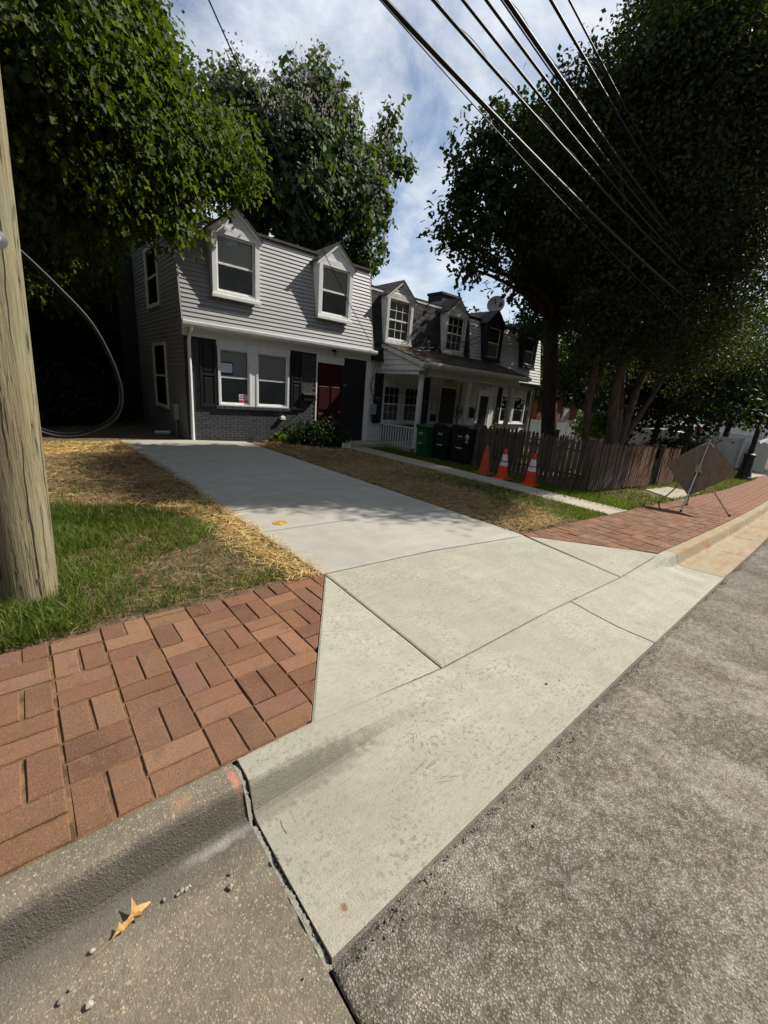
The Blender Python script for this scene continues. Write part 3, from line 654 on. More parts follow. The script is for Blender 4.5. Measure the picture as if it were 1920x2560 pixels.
# ------------------------------------------------ house with the grey mansard
H1 = thing('row_house', (5.85, 11.05, -.1), 'end row house with beige grey mansard siding, charcoal brick and red door', 'house')
ZB1, ZT1 = 2.74, 4.98
wall_holes('wall', 3.12, 8.70, -.5, 2.735, [(3.90, 4.70, .88, 2.26), (4.90, 5.80, .88, 2.26), (6.745, 7.64, -.5, 2.20)], M['charcoal_d'], H1)
core = MB()
core.prism([(WY+.26, -.5), (WY+.26, 2.74), (10.875, ZB1), (mans(ZT1, ZB1)+.03, ZT1), (16.5, 6.0), (22, 4.98), (22, -.5)], 'x', 3.125, 8.68); core.build('core_wall', M['interior'], H1)
# brick courses of the front wall (pieces where sun falls, one joined piece in the deep shade)
bl, bh, bg_ = .205, .066, .010
bme = MB().bbox(0, bl-bg_, -.012, .02, 0, bh-bg_+.001, .003).mesh('brick'); bme.materials.append(M['charcoal'])
half = MB().bbox(0, bl/2-bg_, -.012, .02, 0, bh-bg_+.001, .003).mesh('brick'); half.materials.append(M['charcoal'])
rest = MB(); nbk = 0; HB = wpos(H1)
def in_open(x, z): return (3.86 < x+.02 and x+bl < 5.86 and z > .80) or (6.70 < x+.1 < 7.66 and z < 2.22) or (x+bl > 7.66)
row = 0; z = -.22
while z < 2.34:
    x = 3.135-(bl/2 if row % 2 else 0)
    while x < 7.62:
        if not in_open(x, z) and not (3.80 < x+bl/2 < 5.88 and z > .77):
            h_ = x < 3.13
            if x < 6.15 and z > -.08 and z < 1.55 and nbk < 296:
                o = bpy.data.objects.new('brick', half if h_ else bme); COL.objects.link(o); o.parent = H1
                o.location = Vector((x+(bl/2 if h_ else 0), WY+random.uniform(-.0015, .0015), z))-HB; nbk += 1
            else: rest.bbox(x+(bl/2 if h_ else 0), x+bl-bg_, WY-.012, WY+.02, z, z+bh-bg_+.001, .003)
        x += bl
    z += bh; row += 1
tag(rest.build('brick_field', M['charcoal'], H1), kind='stuff')
b = MB(); b.bbox(3.105, 3.135, WY-.035, WY+.05, -.3, 2.60); b.build('corner_post', M['black'], H1)
# frieze, soffit, gutter, downspout
b = MB(); b.bbox(3.08, 8.66, WY-.045, WY+.02, 2.42, 2.735); b.build('frieze', M['white'], H1)
b = MB(); b.box(3.06, 8.68, 10.86, WY-.046, 2.665, 2.735); b.build('soffit', M['white'], H1)
b = MB(); b.bbox(3.05, 8.69, 10.838, 10.858, 2.60, 2.735); b.build('fascia', M['white'], H1)
gutter(H1, 3.02, 8.70, 10.725, 2.62, 'white')
b = MB(); b.tube([(3.22, 10.78, 2.64), (3.22, 10.80, 2.55), (3.21, 10.97, 2.38), (3.205, 10.985, 2.30), (3.205, 10.985, -.02), (3.205, 10.93, -.09)], .042, 8); b.build('downspout', M['white'], H1)
# mansard
boards(H1, 'siding_board', M['siding'], 3.06, 8.58, ZB1, ZT1, .098)
yb_ = 10.832
for xa, xc in ((3.025, 3.062), (8.575, 8.605)):
    b = MB(); b.hexa([(xa, yb_, ZB1), (xc, yb_, ZB1), (xc, yb_+.05, ZB1), (xa, yb_+.05, ZB1), (xa, mans(ZT1, ZB1)-.02, ZT1), (xc, mans(ZT1, ZB1)-.02, ZT1), (xc, mans(ZT1, ZB1)+.03, ZT1), (xa, mans(ZT1, ZB1)+.03, ZT1)]); b.build('corner_trim', M['siding'], H1)
b = MB(); b.hexa([(3.0, 11.19, 4.985), (8.62, 11.19, 4.985), (8.62, 16.5, 6.1), (3.0, 16.5, 6.1), (3.0, 11.19, 5.045), (8.62, 11.19, 5.045), (8.62, 16.5, 6.16), (3.0, 16.5, 6.16)])
b.hexa([(3.0, 16.5, 6.1), (8.62, 16.5, 6.1), (8.62, 22.2, 4.98), (3.0, 22.2, 4.98), (3.0, 16.5, 6.16), (8.62, 16.5, 6.16), (8.62, 22.2, 5.04), (3.0, 22.2, 5.04)]); b.build('roof', M['roof_trim'], H1)
for (a, c) in ((3.75, 4.87), (6.58, 7.68)):
    d = dormer(H1, a, c, 3.42, 4.80, 5.27, ZB1, 'white', 'white', 'roof_trim', gable_boards=False)
b = MB(); b.tube([(4.0, 11.9, 4.9), (4.0, 11.9, 5.75)], .05, 10); b.build('vent_pipe', M['white'], H1)
# front windows
b = MB(); b.bbox(3.85, 5.85, WY-.035, WY+.03, 2.28, 2.419); b.bbox(4.735, 4.865, WY-.028, WY+.06, .86, 2.28); b.build('window_head', M['white'], H1)
w1 = sash_window(H1, 3.87, 4.735, .86, 2.28, WY-.01, frame=.055, sill=False, deep=.12)
w2 = sash_window(H1, 4.865, 5.83, .86, 2.28, WY-.01, frame=.055, sill=False, deep=.12)
b = MB()
for k in range(10): xx = 3.80+k*.208; b.bbox(xx, xx+.2, WY-.06, WY+.02, .775, .857, .004)
b.build('brick_sill', M['charcoal'], H1)
def shutter(parent, x0, x1, z0, z1, y, mat='black', panels=2):
    b = MB(); f = .055; y0 = y-.04
    b.bbox(x0, x0+f, y0, y, z0, z1); b.bbox(x1-f, x1, y0, y, z0, z1); zz = np.linspace(z0, z1, panels+1)
    for k in range(panels+1):
        h = f if 0 < k < panels else f*1.2; zc = min(max(zz[k], z0+h/2), z1-h/2); b.bbox(x0+f, x1-f, y0+.001, y, zc-h/2, zc+h/2)
    s = b.build('shutter', M[mat], parent)
    for k in range(panels):
        p = MB(); p.bbox(x0+f+.004, x1-f-.004, y0+.022, y0+.032, zz[k]+f*.75, zz[k+1]-f*.75, .004); p.bbox(x0+f+.03, x1-f-.03, y0+.008, y0+.023, zz[k]+f*.75+.03, zz[k+1]-f*.75-.03, .008); p.build('panel', M[mat], s)
    return s
shutter(H1, 3.44, 3.82, .82, 2.36, WY-.014); shutter(H1, 5.89, 6.22, .82, 2.36, WY-.014)
# door and surround
b = MB(); b.bbox(6.70, 7.67, WY-.02, WY+.02, 2.20, 2.419); b.bbox(6.70, 6.745, WY-.021, WY+.02, -.18, 2.199); b.build('door_frame', M['white'], H1)
dr = MB(); dr.bbox(6.75, 7.63, WY+.005, WY+.05, -.14, 2.195); door = dr.build('door', M['red'], H1)
for (a, c) in ((6.82, 7.14), (7.24, 7.56)):
    for (e, f) in ((.02, .75), (.86, 1.55), (1.66, 2.08)):
        p = MB(); p.bbox(a, c, WY-.012, WY+.006, e, f, .012); p.build('panel', M['red'], door)
p = MB(); p.lathe([(.001, 0), (.028, .006), (.03, .02), (.018, .035), (.012, .055)], (0, 0, 0), 12); p.v = [(7.54+x, WY-.055+z*.9, .82+y) for x, y, z in p.v]; p.build('knob', M['brass'], door)
b = MB()
for k in range(5): xx = 7.68+k*.166; b.bbox(xx, xx+.160, WY-.03, WY+.01, -.24, 2.44)
b.build('dark_panel', M['black'], H1)
b = MB(); b.bbox(8.52, 8.70, WY-.035, WY+.02, -.25, 2.419); b.build('end_trim', M['white'], H1)
b = MB(); b.bbox(7.3, 8.9, 10.30, 11.03, -.3, -.07, .01); b.build('door_step', M['walk'], H1)
b = MB(); b.bbox(6.26, 6.66, WY-.12, WY-.013, 1.10, 1.27, .01); b.prism([(WY-.15, 1.27), (WY-.013, 1.27), (WY-.013, 1.34)], 'x', 6.25, 6.67)
tag(b.build('mailbox', M['black'], None, (6.46, WY, 1.1)), 'black wall mailbox between the red door and the window shutter', 'mailbox')
b = MB(); b.bbox(5.56, 5.70, WY-.10, WY+.01, .545, .63, .008); b.tube([(5.63, WY-.05, .62), (5.63, WY-.05, .66)], .03, 8)
tag(b.build('dryer_vent', M['white'], None, (5.63, WY, .58)), 'small white vent hood on the charcoal brick below the window', 'vent')
# lantern under the soffit
L = thing('porch_lantern', (7.26, WY-.06, 2.5), 'small black lantern on the white frieze above the red door', 'lantern')
b = MB(); b.bbox(7.20, 7.32, WY-.06, WY-.045, 2.53, 2.66); b.build('back_plate', M['black'], L)
b = MB(); b.lathe([(.05, .0), (.05, .012), (.001, .012)], (7.26, WY-.13, 2.45), 8); b.lathe([(.075, 0), (.03, .05), (.001, .07)], (7.26, WY-.13, 2.60), 8)
for k in range(4): a = k*math.pi/2+.78; b.tube([(7.26+.048*math.cos(a), WY-.13+.048*math.sin(a), 2.45), (7.26+.06*math.cos(a), WY-.13+.06*math.sin(a), 2.605)], .006, 5)
b.tube([(7.26, WY-.13, 2.67), (7.26, WY-.10, 2.69), (7.26, WY-.06, 2.64)], .01, 6); b.build('cage', M['black'], L)
# papers in the window
pp = thing('permit_notice', (4.1, WY, 1.7), 'white permit sheet framed in blue tape behind the window', 'notice')
b = MB(); x0, x1, z0, z1 = 3.935, 4.27, 1.635, 1.93
b.box(x0, x1, WY+.0115, WY+.0155, z0, z1); b.build('blue_border', M['blue_tape'], pp)
b = MB(); b.box(x0+.025, x1-.025, WY+.008, WY+.0112, z0+.04, z1-.03); pa = b.build('sheet', M['paper'], pp)
b = MB()
for k, (u0, u1) in enumerate([(.3, .5), (.08, .42), (.55, .95), (.08, .3), (.55, .7), (.08, .5), (.75, .9)]):
    zz = z1-.06-k*.024; b.box(x0+.025+u0*.28, x0+.025+u1*.28, WY+.0065, WY+.0078, zz, zz+.006)
b.build('print_lines', M['print'], pa)
pv = thing('private_property_sign', (4.55, WY, .95), 'white and red private property sign in the lower window corner', 'sign')
b = MB(); b.box(4.41, 4.655, WY+.0085, WY+.0115, .935, 1.165); b.build('sign_board', M['paper'], pv)
b = MB(); b.box(4.414, 4.651, WY+.0065, WY+.0083, .938, 1.02); b.build('red_band', M['red_print'], pv)
lettering('lettering', 'PRIVATE', .052, (4.532, WY+.006, 1.128), M['red_print'], pv, sx=.95); lettering('lettering', 'PROPERTY', .052, (4.532, WY+.006, 1.068), M['red_print'], pv, sx=.8)
lettering('lettering', 'NO', .034, (4.532, WY+.0045, 1.0), M['paper'], pv); lettering('lettering', 'TRESPASSING', .03, (4.532, WY+.0045, .962), M['paper'], pv, sx=.95)
# side wall
XS = 3.11
side_boards(H1, 'siding_board', M['siding'], XS, lambda z: ((WY-.02 if z < 2.7 else mans(z, ZB1)+.035), 15.82), -.18, 4.98, .102)
b = MB(); b.prism([(15.9, 4.9), (15.9, 5.95), (11.3, 5.0)], 'x', XS-.01, XS+.01); b.build('gable_board', M['siding'], H1)
def side_window(parent, X, y0, y1, z0, z1, f=.085):
    b = MB()
    b.bbox(X-.045, X+.02, y0, y0+f, z0, z1); b.bbox(X-.045, X+.02, y1-f, y1, z0, z1); b.bbox(X-.045, X+.02, y0+f, y1-f, z1-f, z1); b.bbox(X-.055, X+.02, y0+f, y1-f, z0, z0+f)
    w = b.build('window', M['white'], parent); zm = (z0+z1)/2
    s = MB(); s.bbox(X-.028, X+.0, y0+f, y1-f, zm-.025, zm+.025, .003); s.bbox(X-.028, X, y0+f, y0+f+.03, z0+f, z1-f, .003); s.bbox(X-.028, X, y1-f-.03, y1-f, z0+f, z1-f, .003); s.build('sash', M['white'], w)
    for a, c in ((z0+f, zm-.026), (zm+.026, z1-f)): p = MB(); p.box(X-.018, X-.014, y0+f+.031, y1-f-.031, a, c); p.build('pane', M['glass'], w)
    p = MB(); p.box(X-.0125, X-.008, y0+f+.002, y1-f-.002, z0+f+.002, z1-f-.002); p.build('blind', M['screen'], w)
side_window(H1, XS, 12.6, 13.95, .62, 2.33); side_window(H1, XS, 12.9, 14.2, 3.22, 4.70)
b = MB(); b.bbox(2.66, XS+.1, 15.84, 17.1, -.4, 6.9, .02); b.bbox(2.62, XS+.1, 15.80, 17.14, 6.9, 7.05, .01); b.build('chimney', M['charcoal_d'], H1)
side_boards(H1, 'siding_board', M['siding'], XS-.0, lambda z: (17.12, 22), 0, 4.98, .204)
side_window(H1, XS, 19.7, 21.0, 2.6, 4.2)
b = MB(); b.bbox(XS-.14, XS-.016, 11.65, 11.95, .42, .82, .015); b.tube([(XS-.06, 11.8, .42), (XS-.06, 11.8, -.1)], .02, 6)
tag(b.build('meter_box', M['grey_plastic'], None, (XS, 11.8, .4)), 'grey electric box on the shaded side wall of the end house', 'meter box')
b = MB(); b.tube([(2.62, 12.2, .03), (2.95, 12.05, .05)], .05, 10)
tag(b.build('drain_pipe', M['white_old'], None, (2.8, 12.1, 0)), 'short white drain pipe lying at the foot of the side wall', 'pipe')

# ------------------------------------------------ middle house with black mansard and porch
H2 = thing('row_house', (11.1, 11.05, -.3), 'middle row house with black shingled mansard, two white dormers and a columned porch', 'house')
ZB2, ZT2 = 2.45, 4.52
wall_holes('wall', 8.71, 13.44, -.6, 2.50, [(9.31, 10.11, .55, 1.77), (10.27, 11.07, .55, 1.77)], M['white_old'], H2)
b = MB(); b.prism([(WY+.26, -.6), (WY+.26, 2.5), (10.875, ZB2), (mans(ZT2, ZB2)+.04, ZT2), (16.5, 5.4), (22, 4.5), (22, -.6)], 'x', 8.72, 13.43); b.build('core_wall', M['interior'], H2)
boards(H2, 'siding_board', M['siding_w'], 8.71, 9.28, -.25, 2.1, .17, slope=False, yb=WY-.008)
boards(H2, 'siding_board', M['siding_w'], 11.50, 13.44, -.1, 2.44, .15, slope=False, yb=WY-.008)
# mansard shingles
sw, se = .33, .145; sn = MB(); sn.prism([(-.012, 0), (.002, 0), (se*.182+.002, se+.02), (se*.182-.002, se+.02)], 'x', 0, sw-.006); sme = sn.mesh('shingle'); sme.materials.append(M['shingle'])
b2 = wpos(H2); z = 2.98; r_ = 0
while z < ZT2-.02:
    x = 13.455-(sw/2 if r_ % 2 else 0)-15*sw
    while x < 13.42:
        if x > 8.5 and x+sw < 13.47:
            o = bpy.data.objects.new('shingle', sme); COL.objects.link(o); o.parent = H2; o.location = Vector((x, mans(z, ZB2)-.004+random.uniform(0, .002), z))-b2
        x += sw
    z += se; r_ += 1
b = MB(); b.box(8.64, 13.44, mans(ZT2, ZB2)-.03, mans(ZT2, ZB2)+.02, ZT2-.005, ZT2+.07); b.build('cornice', M['white_old'], H2)
b = MB(); b.hexa([(8.63, 11.19, ZT2+.075), (13.46, 11.19, ZT2+.075), (13.46, 16.5, 5.5), (8.63, 16.5, 5.5), (8.63, 11.19, ZT2+.12), (13.46, 11.19, ZT2+.12), (13.46, 16.5, 5.55), (8.63, 16.5, 5.55)])
b.hexa([(8.63, 16.5, 5.5), (13.46, 16.5, 5.5), (13.46, 22, 4.5), (8.63, 22, 4.5), (8.63, 16.5, 5.55), (13.46, 16.5, 5.55), (13.46, 22, 4.56), (8.63, 22, 4.56)]); b.build('roof', M['shingle'], H2)
dormer(H2, 9.05, 10.15, 3.09, 4.44, 4.88, ZB2, 'white_old', 'white_old', 'shingle', grid=(3, 2), blind=True, lowscreen=False)
dormer(H2, 11.80, 12.88, 3.09, 4.44, 4.88, ZB2, 'white_old', 'white_old', 'shingle', grid=(3, 2), blind=False)
b = MB(); b.bbox(13.9, 15.1, 13.2, 14.0, 4.6, 5.62, .02); b.bbox(13.86, 15.14, 13.16, 14.04, 5.62, 5.72, .01); b.build('chimney', M['charcoal_d'], H2)
# front openings under the porch
shutter(H2, 8.90, 9.26, .50, 2.10, WY-.014); shutter(H2, 11.12, 11.48, .48, 2.15, WY-.014)
b = MB(); b.bbox(9.27, 11.11, WY-.03, WY+.02, 1.80, 2.12); b.build('window_head', M['white_old'], H2)
sash_window(H2, 9.28, 10.14, .52, 1.80, WY-.01, mat='white_old', grid=(3, 2), blind=False); sash_window(H2, 10.24, 11.10, .52, 1.80, WY-.01, mat='white_old', grid=(3, 2), blind=False)
b = MB(); b.bbox(12.02, 12.10, WY-.065, WY+.02, -.15, 2.30); b.bbox(12.97, 13.05, WY-.065, WY+.02, -.15, 2.30); b.bbox(12.10, 12.97, WY-.064, WY+.02, 1.86, 1.93); b.build('door_frame', M['white_old'], H2)
M['cream'] = pm('cream_board', (.40, .36, .22), (.48, .43, .27), 6, .7)
b = MB(); b.bbox(12.10, 12.97, WY-.052, WY+.02, 1.935, 2.30); tp = b.build('transom_board', M['cream'], H2); lettering('house_number', '8128', .15, (12.50, WY-.054, 2.09), M['black'], tp)
b = MB(); b.bbox(12.11, 12.96, WY-.046, WY+.02, -.12, 1.855); d2 = b.build('door', M['black'], H2)
for (a, c) in ((12.19, 12.49), (12.58, 12.88)):
    for (e, f) in ((.0, .62), (.74, 1.28), (1.38, 1.76)): p = MB(); p.bbox(a, c, WY-.056, WY-.044, e, f, .008); p.build('panel', M['black'], d2)
b = MB(); b.bbox(9.28, 11.10, WY-.03, WY-.002, -.12, .47); b.build('dark_wall_base', M['charcoal'], H2)  # charcoal panel across the wall below the porch windows
# porch
pl = MB(); pl.bbox(9.12, 14.45, 9.30, WY-.05, -.42, -.10); pl.build('porch_floor', M['walk'], H2)
def zroof(y): return 2.46+(y-9.02)*(3.03-2.46)/(11.0-9.02)
b = MB(); b.prism([(9.02, zroof(9.02)), (11.0, zroof(11.0)), (11.0, zroof(11.0)+.03), (9.02, zroof(9.02)+.03)], 'x', 9.02, 14.72); b.build('porch_roof', M['roof_trim'], H2)
ps = MB(); pw, pe = .36, .165; ty = pe*(3.03-2.46)/1.98
ps.hexa([(0, 0, .012), (pw-.007, 0, .012), (pw-.007, pe+.03, ty+.004), (0, pe+.03, ty+.004), (0, 0, .022), (pw-.007, 0, .022), (pw-.007, pe+.03, ty+.012), (0, pe+.03, ty+.012)]); pme = ps.mesh('shingle'); pme.materials.append(M['shingle_b'])
y = 8.99; r_ = 0
while y < 10.84:
    x = 9.0-(pw/2 if r_ % 2 else 0)
    while x < 14.60:
        if x > 8.9:
            o = bpy.data.objects.new('roof_shingle', pme); COL.objects.link(o); o.parent = H2; o.location = Vector((x, y, zroof(y)+.02+random.uniform(0, .004)))-b2; o.rotation_euler = (random.uniform(-.012, .012), random.uniform(-.006, .006), 0)
        x += pw
    y += pe; r_ += 1
b = MB(); b.bbox(9.06, 14.70, 9.015, 9.05, 2.30, 2.455); b.build('porch_fascia', M['white_old'], H2)
gutter(H2, 9.0, 14.74, 8.925, 2.355, 'white_old')
b = MB(); b.bbox(9.25, 14.55, 9.28, 9.46, 2.10, 2.30); b.bbox(9.12, 9.30, 9.28, WY-.03, 2.10, 2.22); b.bbox(14.37, 14.55, 9.47, WY-.03, 2.10, 2.30); b.build('porch_beam', M['white_old'], H2)
b = MB(); b.box(9.26, 14.5, 9.3, WY-.05, 2.305, 2.33); b.build('porch_ceiling', M['white_old'], H2)
nb = 5                                                    # gable end siding under the roof slope
for k in range(nb):
    z0 = 2.22+k*.155; z1 = z0+.155; yc0 = max(9.05, 9.02+(z0-2.42)/(.57/1.98)); yc1 = max(9.05, 9.02+(z1-2.42)/(.57/1.98))
    if yc0 > 10.9: continue
    yc1 = min(yc1, 11.0)
    b = MB(); b.hexa([(9.09, yc0, z0), (9.14, yc0, z0), (9.14, 11.04, z0), (9.09, 11.04, z0), (9.108, yc1, z1), (9.14, yc1, z1), (9.14, 11.04, z1), (9.108, 11.04, z1)]); b.build('siding_board', M['siding_w'], H2)
b = MB(); b.prism([(8.97, 2.31), (8.97, 2.47), (11.0, 3.055), (11.0, 2.90), (9.15, 2.36), (9.15, 2.31)], 'x', 9.03, 9.088); b.build('rake_board', M['white_old'], H2)
for (cx, cy) in ((9.37, 9.37), (11.66, 9.37), (14.14, 9.37)):
    b = MB(); zb_ = zgf(cx)+(-.02 if cx < 10 else .02); hgt = 2.10-zb_
    b.lathe([(.13, 0), (.13, .05), (.115, .06), (.118, .10), (.10, .12), (.098, hgt*.35), (.082, hgt-.14), (.082, hgt-.12), (.092, hgt-.11), (.092, hgt-.09), (.082, hgt-.08), (.105, hgt-.04), (.12, hgt-.035), (.12, hgt)], (cx, cy, zb_), 20); b.build('column', M['white_old'], H2, smooth=False)
def rail(p0, p1, ztop, zbot, n, parent, bal='baluster'):
    p0 = Vector(p0); p1 = Vector(p1); d = (p1-p0); L_ = d.length; ang = math.atan2(d.y, d.x)
    b = MB(); nrm = Vector((-d.y, d.x)).normalized()
    for z0, h, w in ((ztop-.05, .05, .04), (zbot, .04, .03)):
        a, c = p0+nrm*w, p0-nrm*w; e, f = p1-nrm*w, p1+nrm*w
        b.hexa([(a.x, a.y, z0), (c.x, c.y, z0), (e.x, e.y, z0), (f.x, f.y, z0), (a.x, a.y, z0+h), (c.x, c.y, z0+h), (e.x, e.y, z0+h), (f.x, f.y, z0+h)])
    r = b.build('railing', M['white_old'], parent)
    for k in range(n):
        q = p0+d*((k+.5)/n); m = MB(); m.bbox(-.02, .02, -.02, .02, zbot+.041, ztop-.051, .003)
        m.v = [(q.x+x*math.cos(ang)-y*math.sin(ang), q.y+x*math.sin(ang)+y*math.cos(ang), z) for x, y, z in m.v]; m.build(bal, M['white_old'], r)
rail((9.25, 11.0), (9.36, 9.49), .53, -.24, 13, H2); rail((11.78, 9.37), (14.03, 9.37), .55, -.05, 18, H2)
b = MB(); b.tube([(9.32, 9.0, 2.36), (9.33, 9.05, 2.26), (9.42, 9.24, 2.10), (9.50, 9.42, 2.02), (9.50, 9.46, .0)], .035, 8); b.build('downspout', M['grey_plastic'], H2)
# service boxes and wiring by the second door
mt = thing('electric_meter', (13.3, WY, .9), 'grey electric meter boxes and conduit beside the black porch door', 'electric meter')
b = MB(); b.bbox(13.12, 13.32, WY-.14, WY-.02, .75, 1.25, .01); b.bbox(13.36, 13.52, WY-.12, WY-.02, .85, 1.15, .01); b.build('box', M['grey_plastic'], mt)
b = MB(); b.tube([(13.22, WY-.06, 1.25), (13.25, WY-.05, 2.1)], .02, 6); b.tube([(13.2, WY-.06, .75), (13.2, WY-.05, -.1)], .018, 6); b.build('conduit', M['dark_metal'], mt)
b = MB(); b.lathe([(.06, 0), (.075, .03), (.075, .06), (.05, .075), (.001, .08)], (0, 0, 0), 14); b.v = [(13.22+x, WY-.14-z, 1.0+y) for x, y, z in b.v]; b.build('dial', M['glass'], mt)
jb = thing('junction_box', (8.9, WY, .9), 'grey utility box on the white siding strip left of the porch rail', 'utility box')
b = MB(); b.bbox(8.78, 8.98, WY-.12, WY-.02, .78, 1.12, .012); b.build('box', M['grey_plastic'], jb); b = MB(); b.tube([(8.85, WY-.05, .78), (8.83, WY-.06, .6), (8.95, WY-.06, .5)], .02, 6); b.build('conduit', M['dark_metal'], jb)
wl_ = thing('wall_lantern', (11.75, WY, 1.2), 'white post lamp and mail holder on the porch wall left of the black door', 'wall lantern')
b = MB(); b.bbox(11.66, 11.74, WY-.10, WY-.02, 1.05, 1.2, .01); b.build('lamp_body', M['white_old'], wl_); b = MB(); b.bbox(11.68, 11.9, WY-.12, WY-.02, .62, .88, .01); b.build('mail_holder', M['dark_metal'], wl_)

# ------------------------------------------------ third house, white siding
H3 = thing('row_house', (16.1, 11.05, -.5), 'white sided row house with dark trimmed dormers beyond the porch', 'house')
ZB3, ZT3 = 2.42, 4.50
wall_holes('wall', 13.46, 18.45, -.8, 2.40, [(16.08, 16.97, .65, 1.83), (17.05, 17.95, .65, 1.83)], M['whitebrick'], H3)
b = MB(); b.prism([(WY+.26, -.8), (WY+.26, 2.4), (10.875, ZB3), (mans(ZT3, ZB3)+.04, ZT3), (16.5, 5.4), (22, 4.5), (22, -.8)], 'x', 13.47, 18.44); b.build('core_wall', M['siding_w'], H3)
boards(H3, 'siding_board', M['siding_w'], 13.46, 18.66, ZB3, ZT3, .122)
b = MB(); b.bbox(13.44, 18.70, 10.80, 10.85, 2.30, 2.42); b.box(13.44, 18.70, 10.86, WY, 2.33, 2.40); b.build('fascia', M['black'], H3)
gutter(H3, 14.75, 18.75, 10.69, 2.31, 'black')
b = MB(); b.hexa([(13.47, 11.19, ZT3+.03), (18.75, 11.19, ZT3+.03), (18.75, 16.5, 5.5), (13.47, 16.5, 5.5), (13.47, 11.19, ZT3+.08), (18.75, 11.19, ZT3+.08), (18.75, 16.5, 5.55), (13.47, 16.5, 5.55)])
b.hexa([(13.47, 16.5, 5.5), (18.75, 16.5, 5.5), (18.75, 22, 4.5), (13.47, 22, 4.5), (13.47, 16.5, 5.55), (18.75, 16.5, 5.55), (18.75, 22, 4.56), (13.47, 22, 4.56)]); b.build('roof', M['shingle'], H3)
for (a, c) in ((14.15, 15.22), (16.85, 17.88)): dormer(H3, a, c, 3.10, 4.45, 4.90, ZB3, 'black', 'black', 'shingle', blind=False, gable_boards=False, casef=.14)
b = MB(); b.bbox(14.36, 14.46, WY-.05, WY+.02, -.25, 1.90); b.bbox(15.20, 15.30, WY-.05, WY+.02, -.25, 1.90); b.bbox(14.46, 15.20, WY-.049, WY+.02, 1.80, 1.90); b.build('door_frame', M['white'], H3)
b = MB(); b.bbox(14.47, 15.19, WY-.03, WY+.02, -.22, 1.795); d3 = b.build('storm_door', M['white'], H3); p = MB(); p.box(14.56, 15.10, WY-.036, WY-.031, -.05, 1.70); p.build('pane', M['black'], d3)
lettering('house_number', '8130', .15, (14.75, WY-.004, 2.03), M['black'], H3)
shutter(H3, 15.75, 16.02, .55, 2.12, WY-.002, 'black'); shutter(H3, 18.05, 18.30, .55, 2.12, WY-.002, 'black')
sash_window(H3, 16.05, 17.0, .62, 1.86, WY-.01, grid=None, blind=False); sash_window(H3, 17.02, 17.98, .62, 1.86, WY-.01, grid=None, blind=False)
b = MB(); b.bbox(18.32, 18.46, WY-.03, WY+.02, -.6, 2.3); b.build('corner_post', M['white'], H3)
b = MB(); b.tube([(18.6, 10.74, 2.32), (18.55, 10.95, 2.15), (18.53, 10.98, -.5)], .04, 8); b.build('downspout', M['black'], H3)
b = MB(); b.bbox(13.98, 14.18, WY-.14, WY-.01, .80, 1.12, .02); b.prism([(WY-.17, 1.12), (WY-.01, 1.12), (WY-.01, 1.22)], 'x', 13.96, 14.20)
tag(b.build('mailbox', M['black'], None, (14.08, WY, .8)), 'black mailbox on white brick beside the storm door', 'mailbox')
b = MB(); b.bbox(15.02, 15.12, WY-.12, WY-.01, 2.08, 2.26, .01)
tag(b.build('porch_lantern', M['black'], None, (15.07, WY, 2.1)), 'small black lantern above the white storm door', 'lantern')
# dish
ds = thing('satellite_dish', (16.2, 12.2, 4.6), 'round grey satellite dish on the roof ridge of the white house', 'satellite dish')
dc = onY((1071, 658), 12.0); b = MB(); nrm = Vector((-.85, -.45, .25)).normalized(); u = nrm.orthogonal().normalized(); v_ = nrm.cross(u); dc = Vector(dc)
vs_ = [dc-nrm*.05]; fs_ = []
for rr, dz in ((.15, -.04), (.28, -.015), (.37, .02)):
    vs_ += [dc+(u*math.cos(a)+v_*math.sin(a))*rr+nrm*dz for a in np.linspace(0, 2*math.pi, 25)[:-1]]
fs_ = [(0, 1+k, 1+(k+1) % 24) for k in range(24)]+[(1+r*24+k, 25+r*24+k, 25+r*24+(k+1) % 24, 1+r*24+(k+1) % 24) for r in range(2) for k in range(24)]
b.add(vs_, fs_); b.build('reflector', M['grey_plastic'], ds, smooth=True)
b = MB(); b.tube([dc-nrm*.05, dc-nrm*.12+Vector((0, 0, -.3)), (dc.x, dc.y, 4.72)], .022, 8); b.tube([dc-u*.3, dc+nrm*.35-u*.05], .012, 6); b.tube([dc+nrm*.33, dc+nrm*.42], .035, 8); b.build('mast_and_arm', M['dark_metal'], ds)

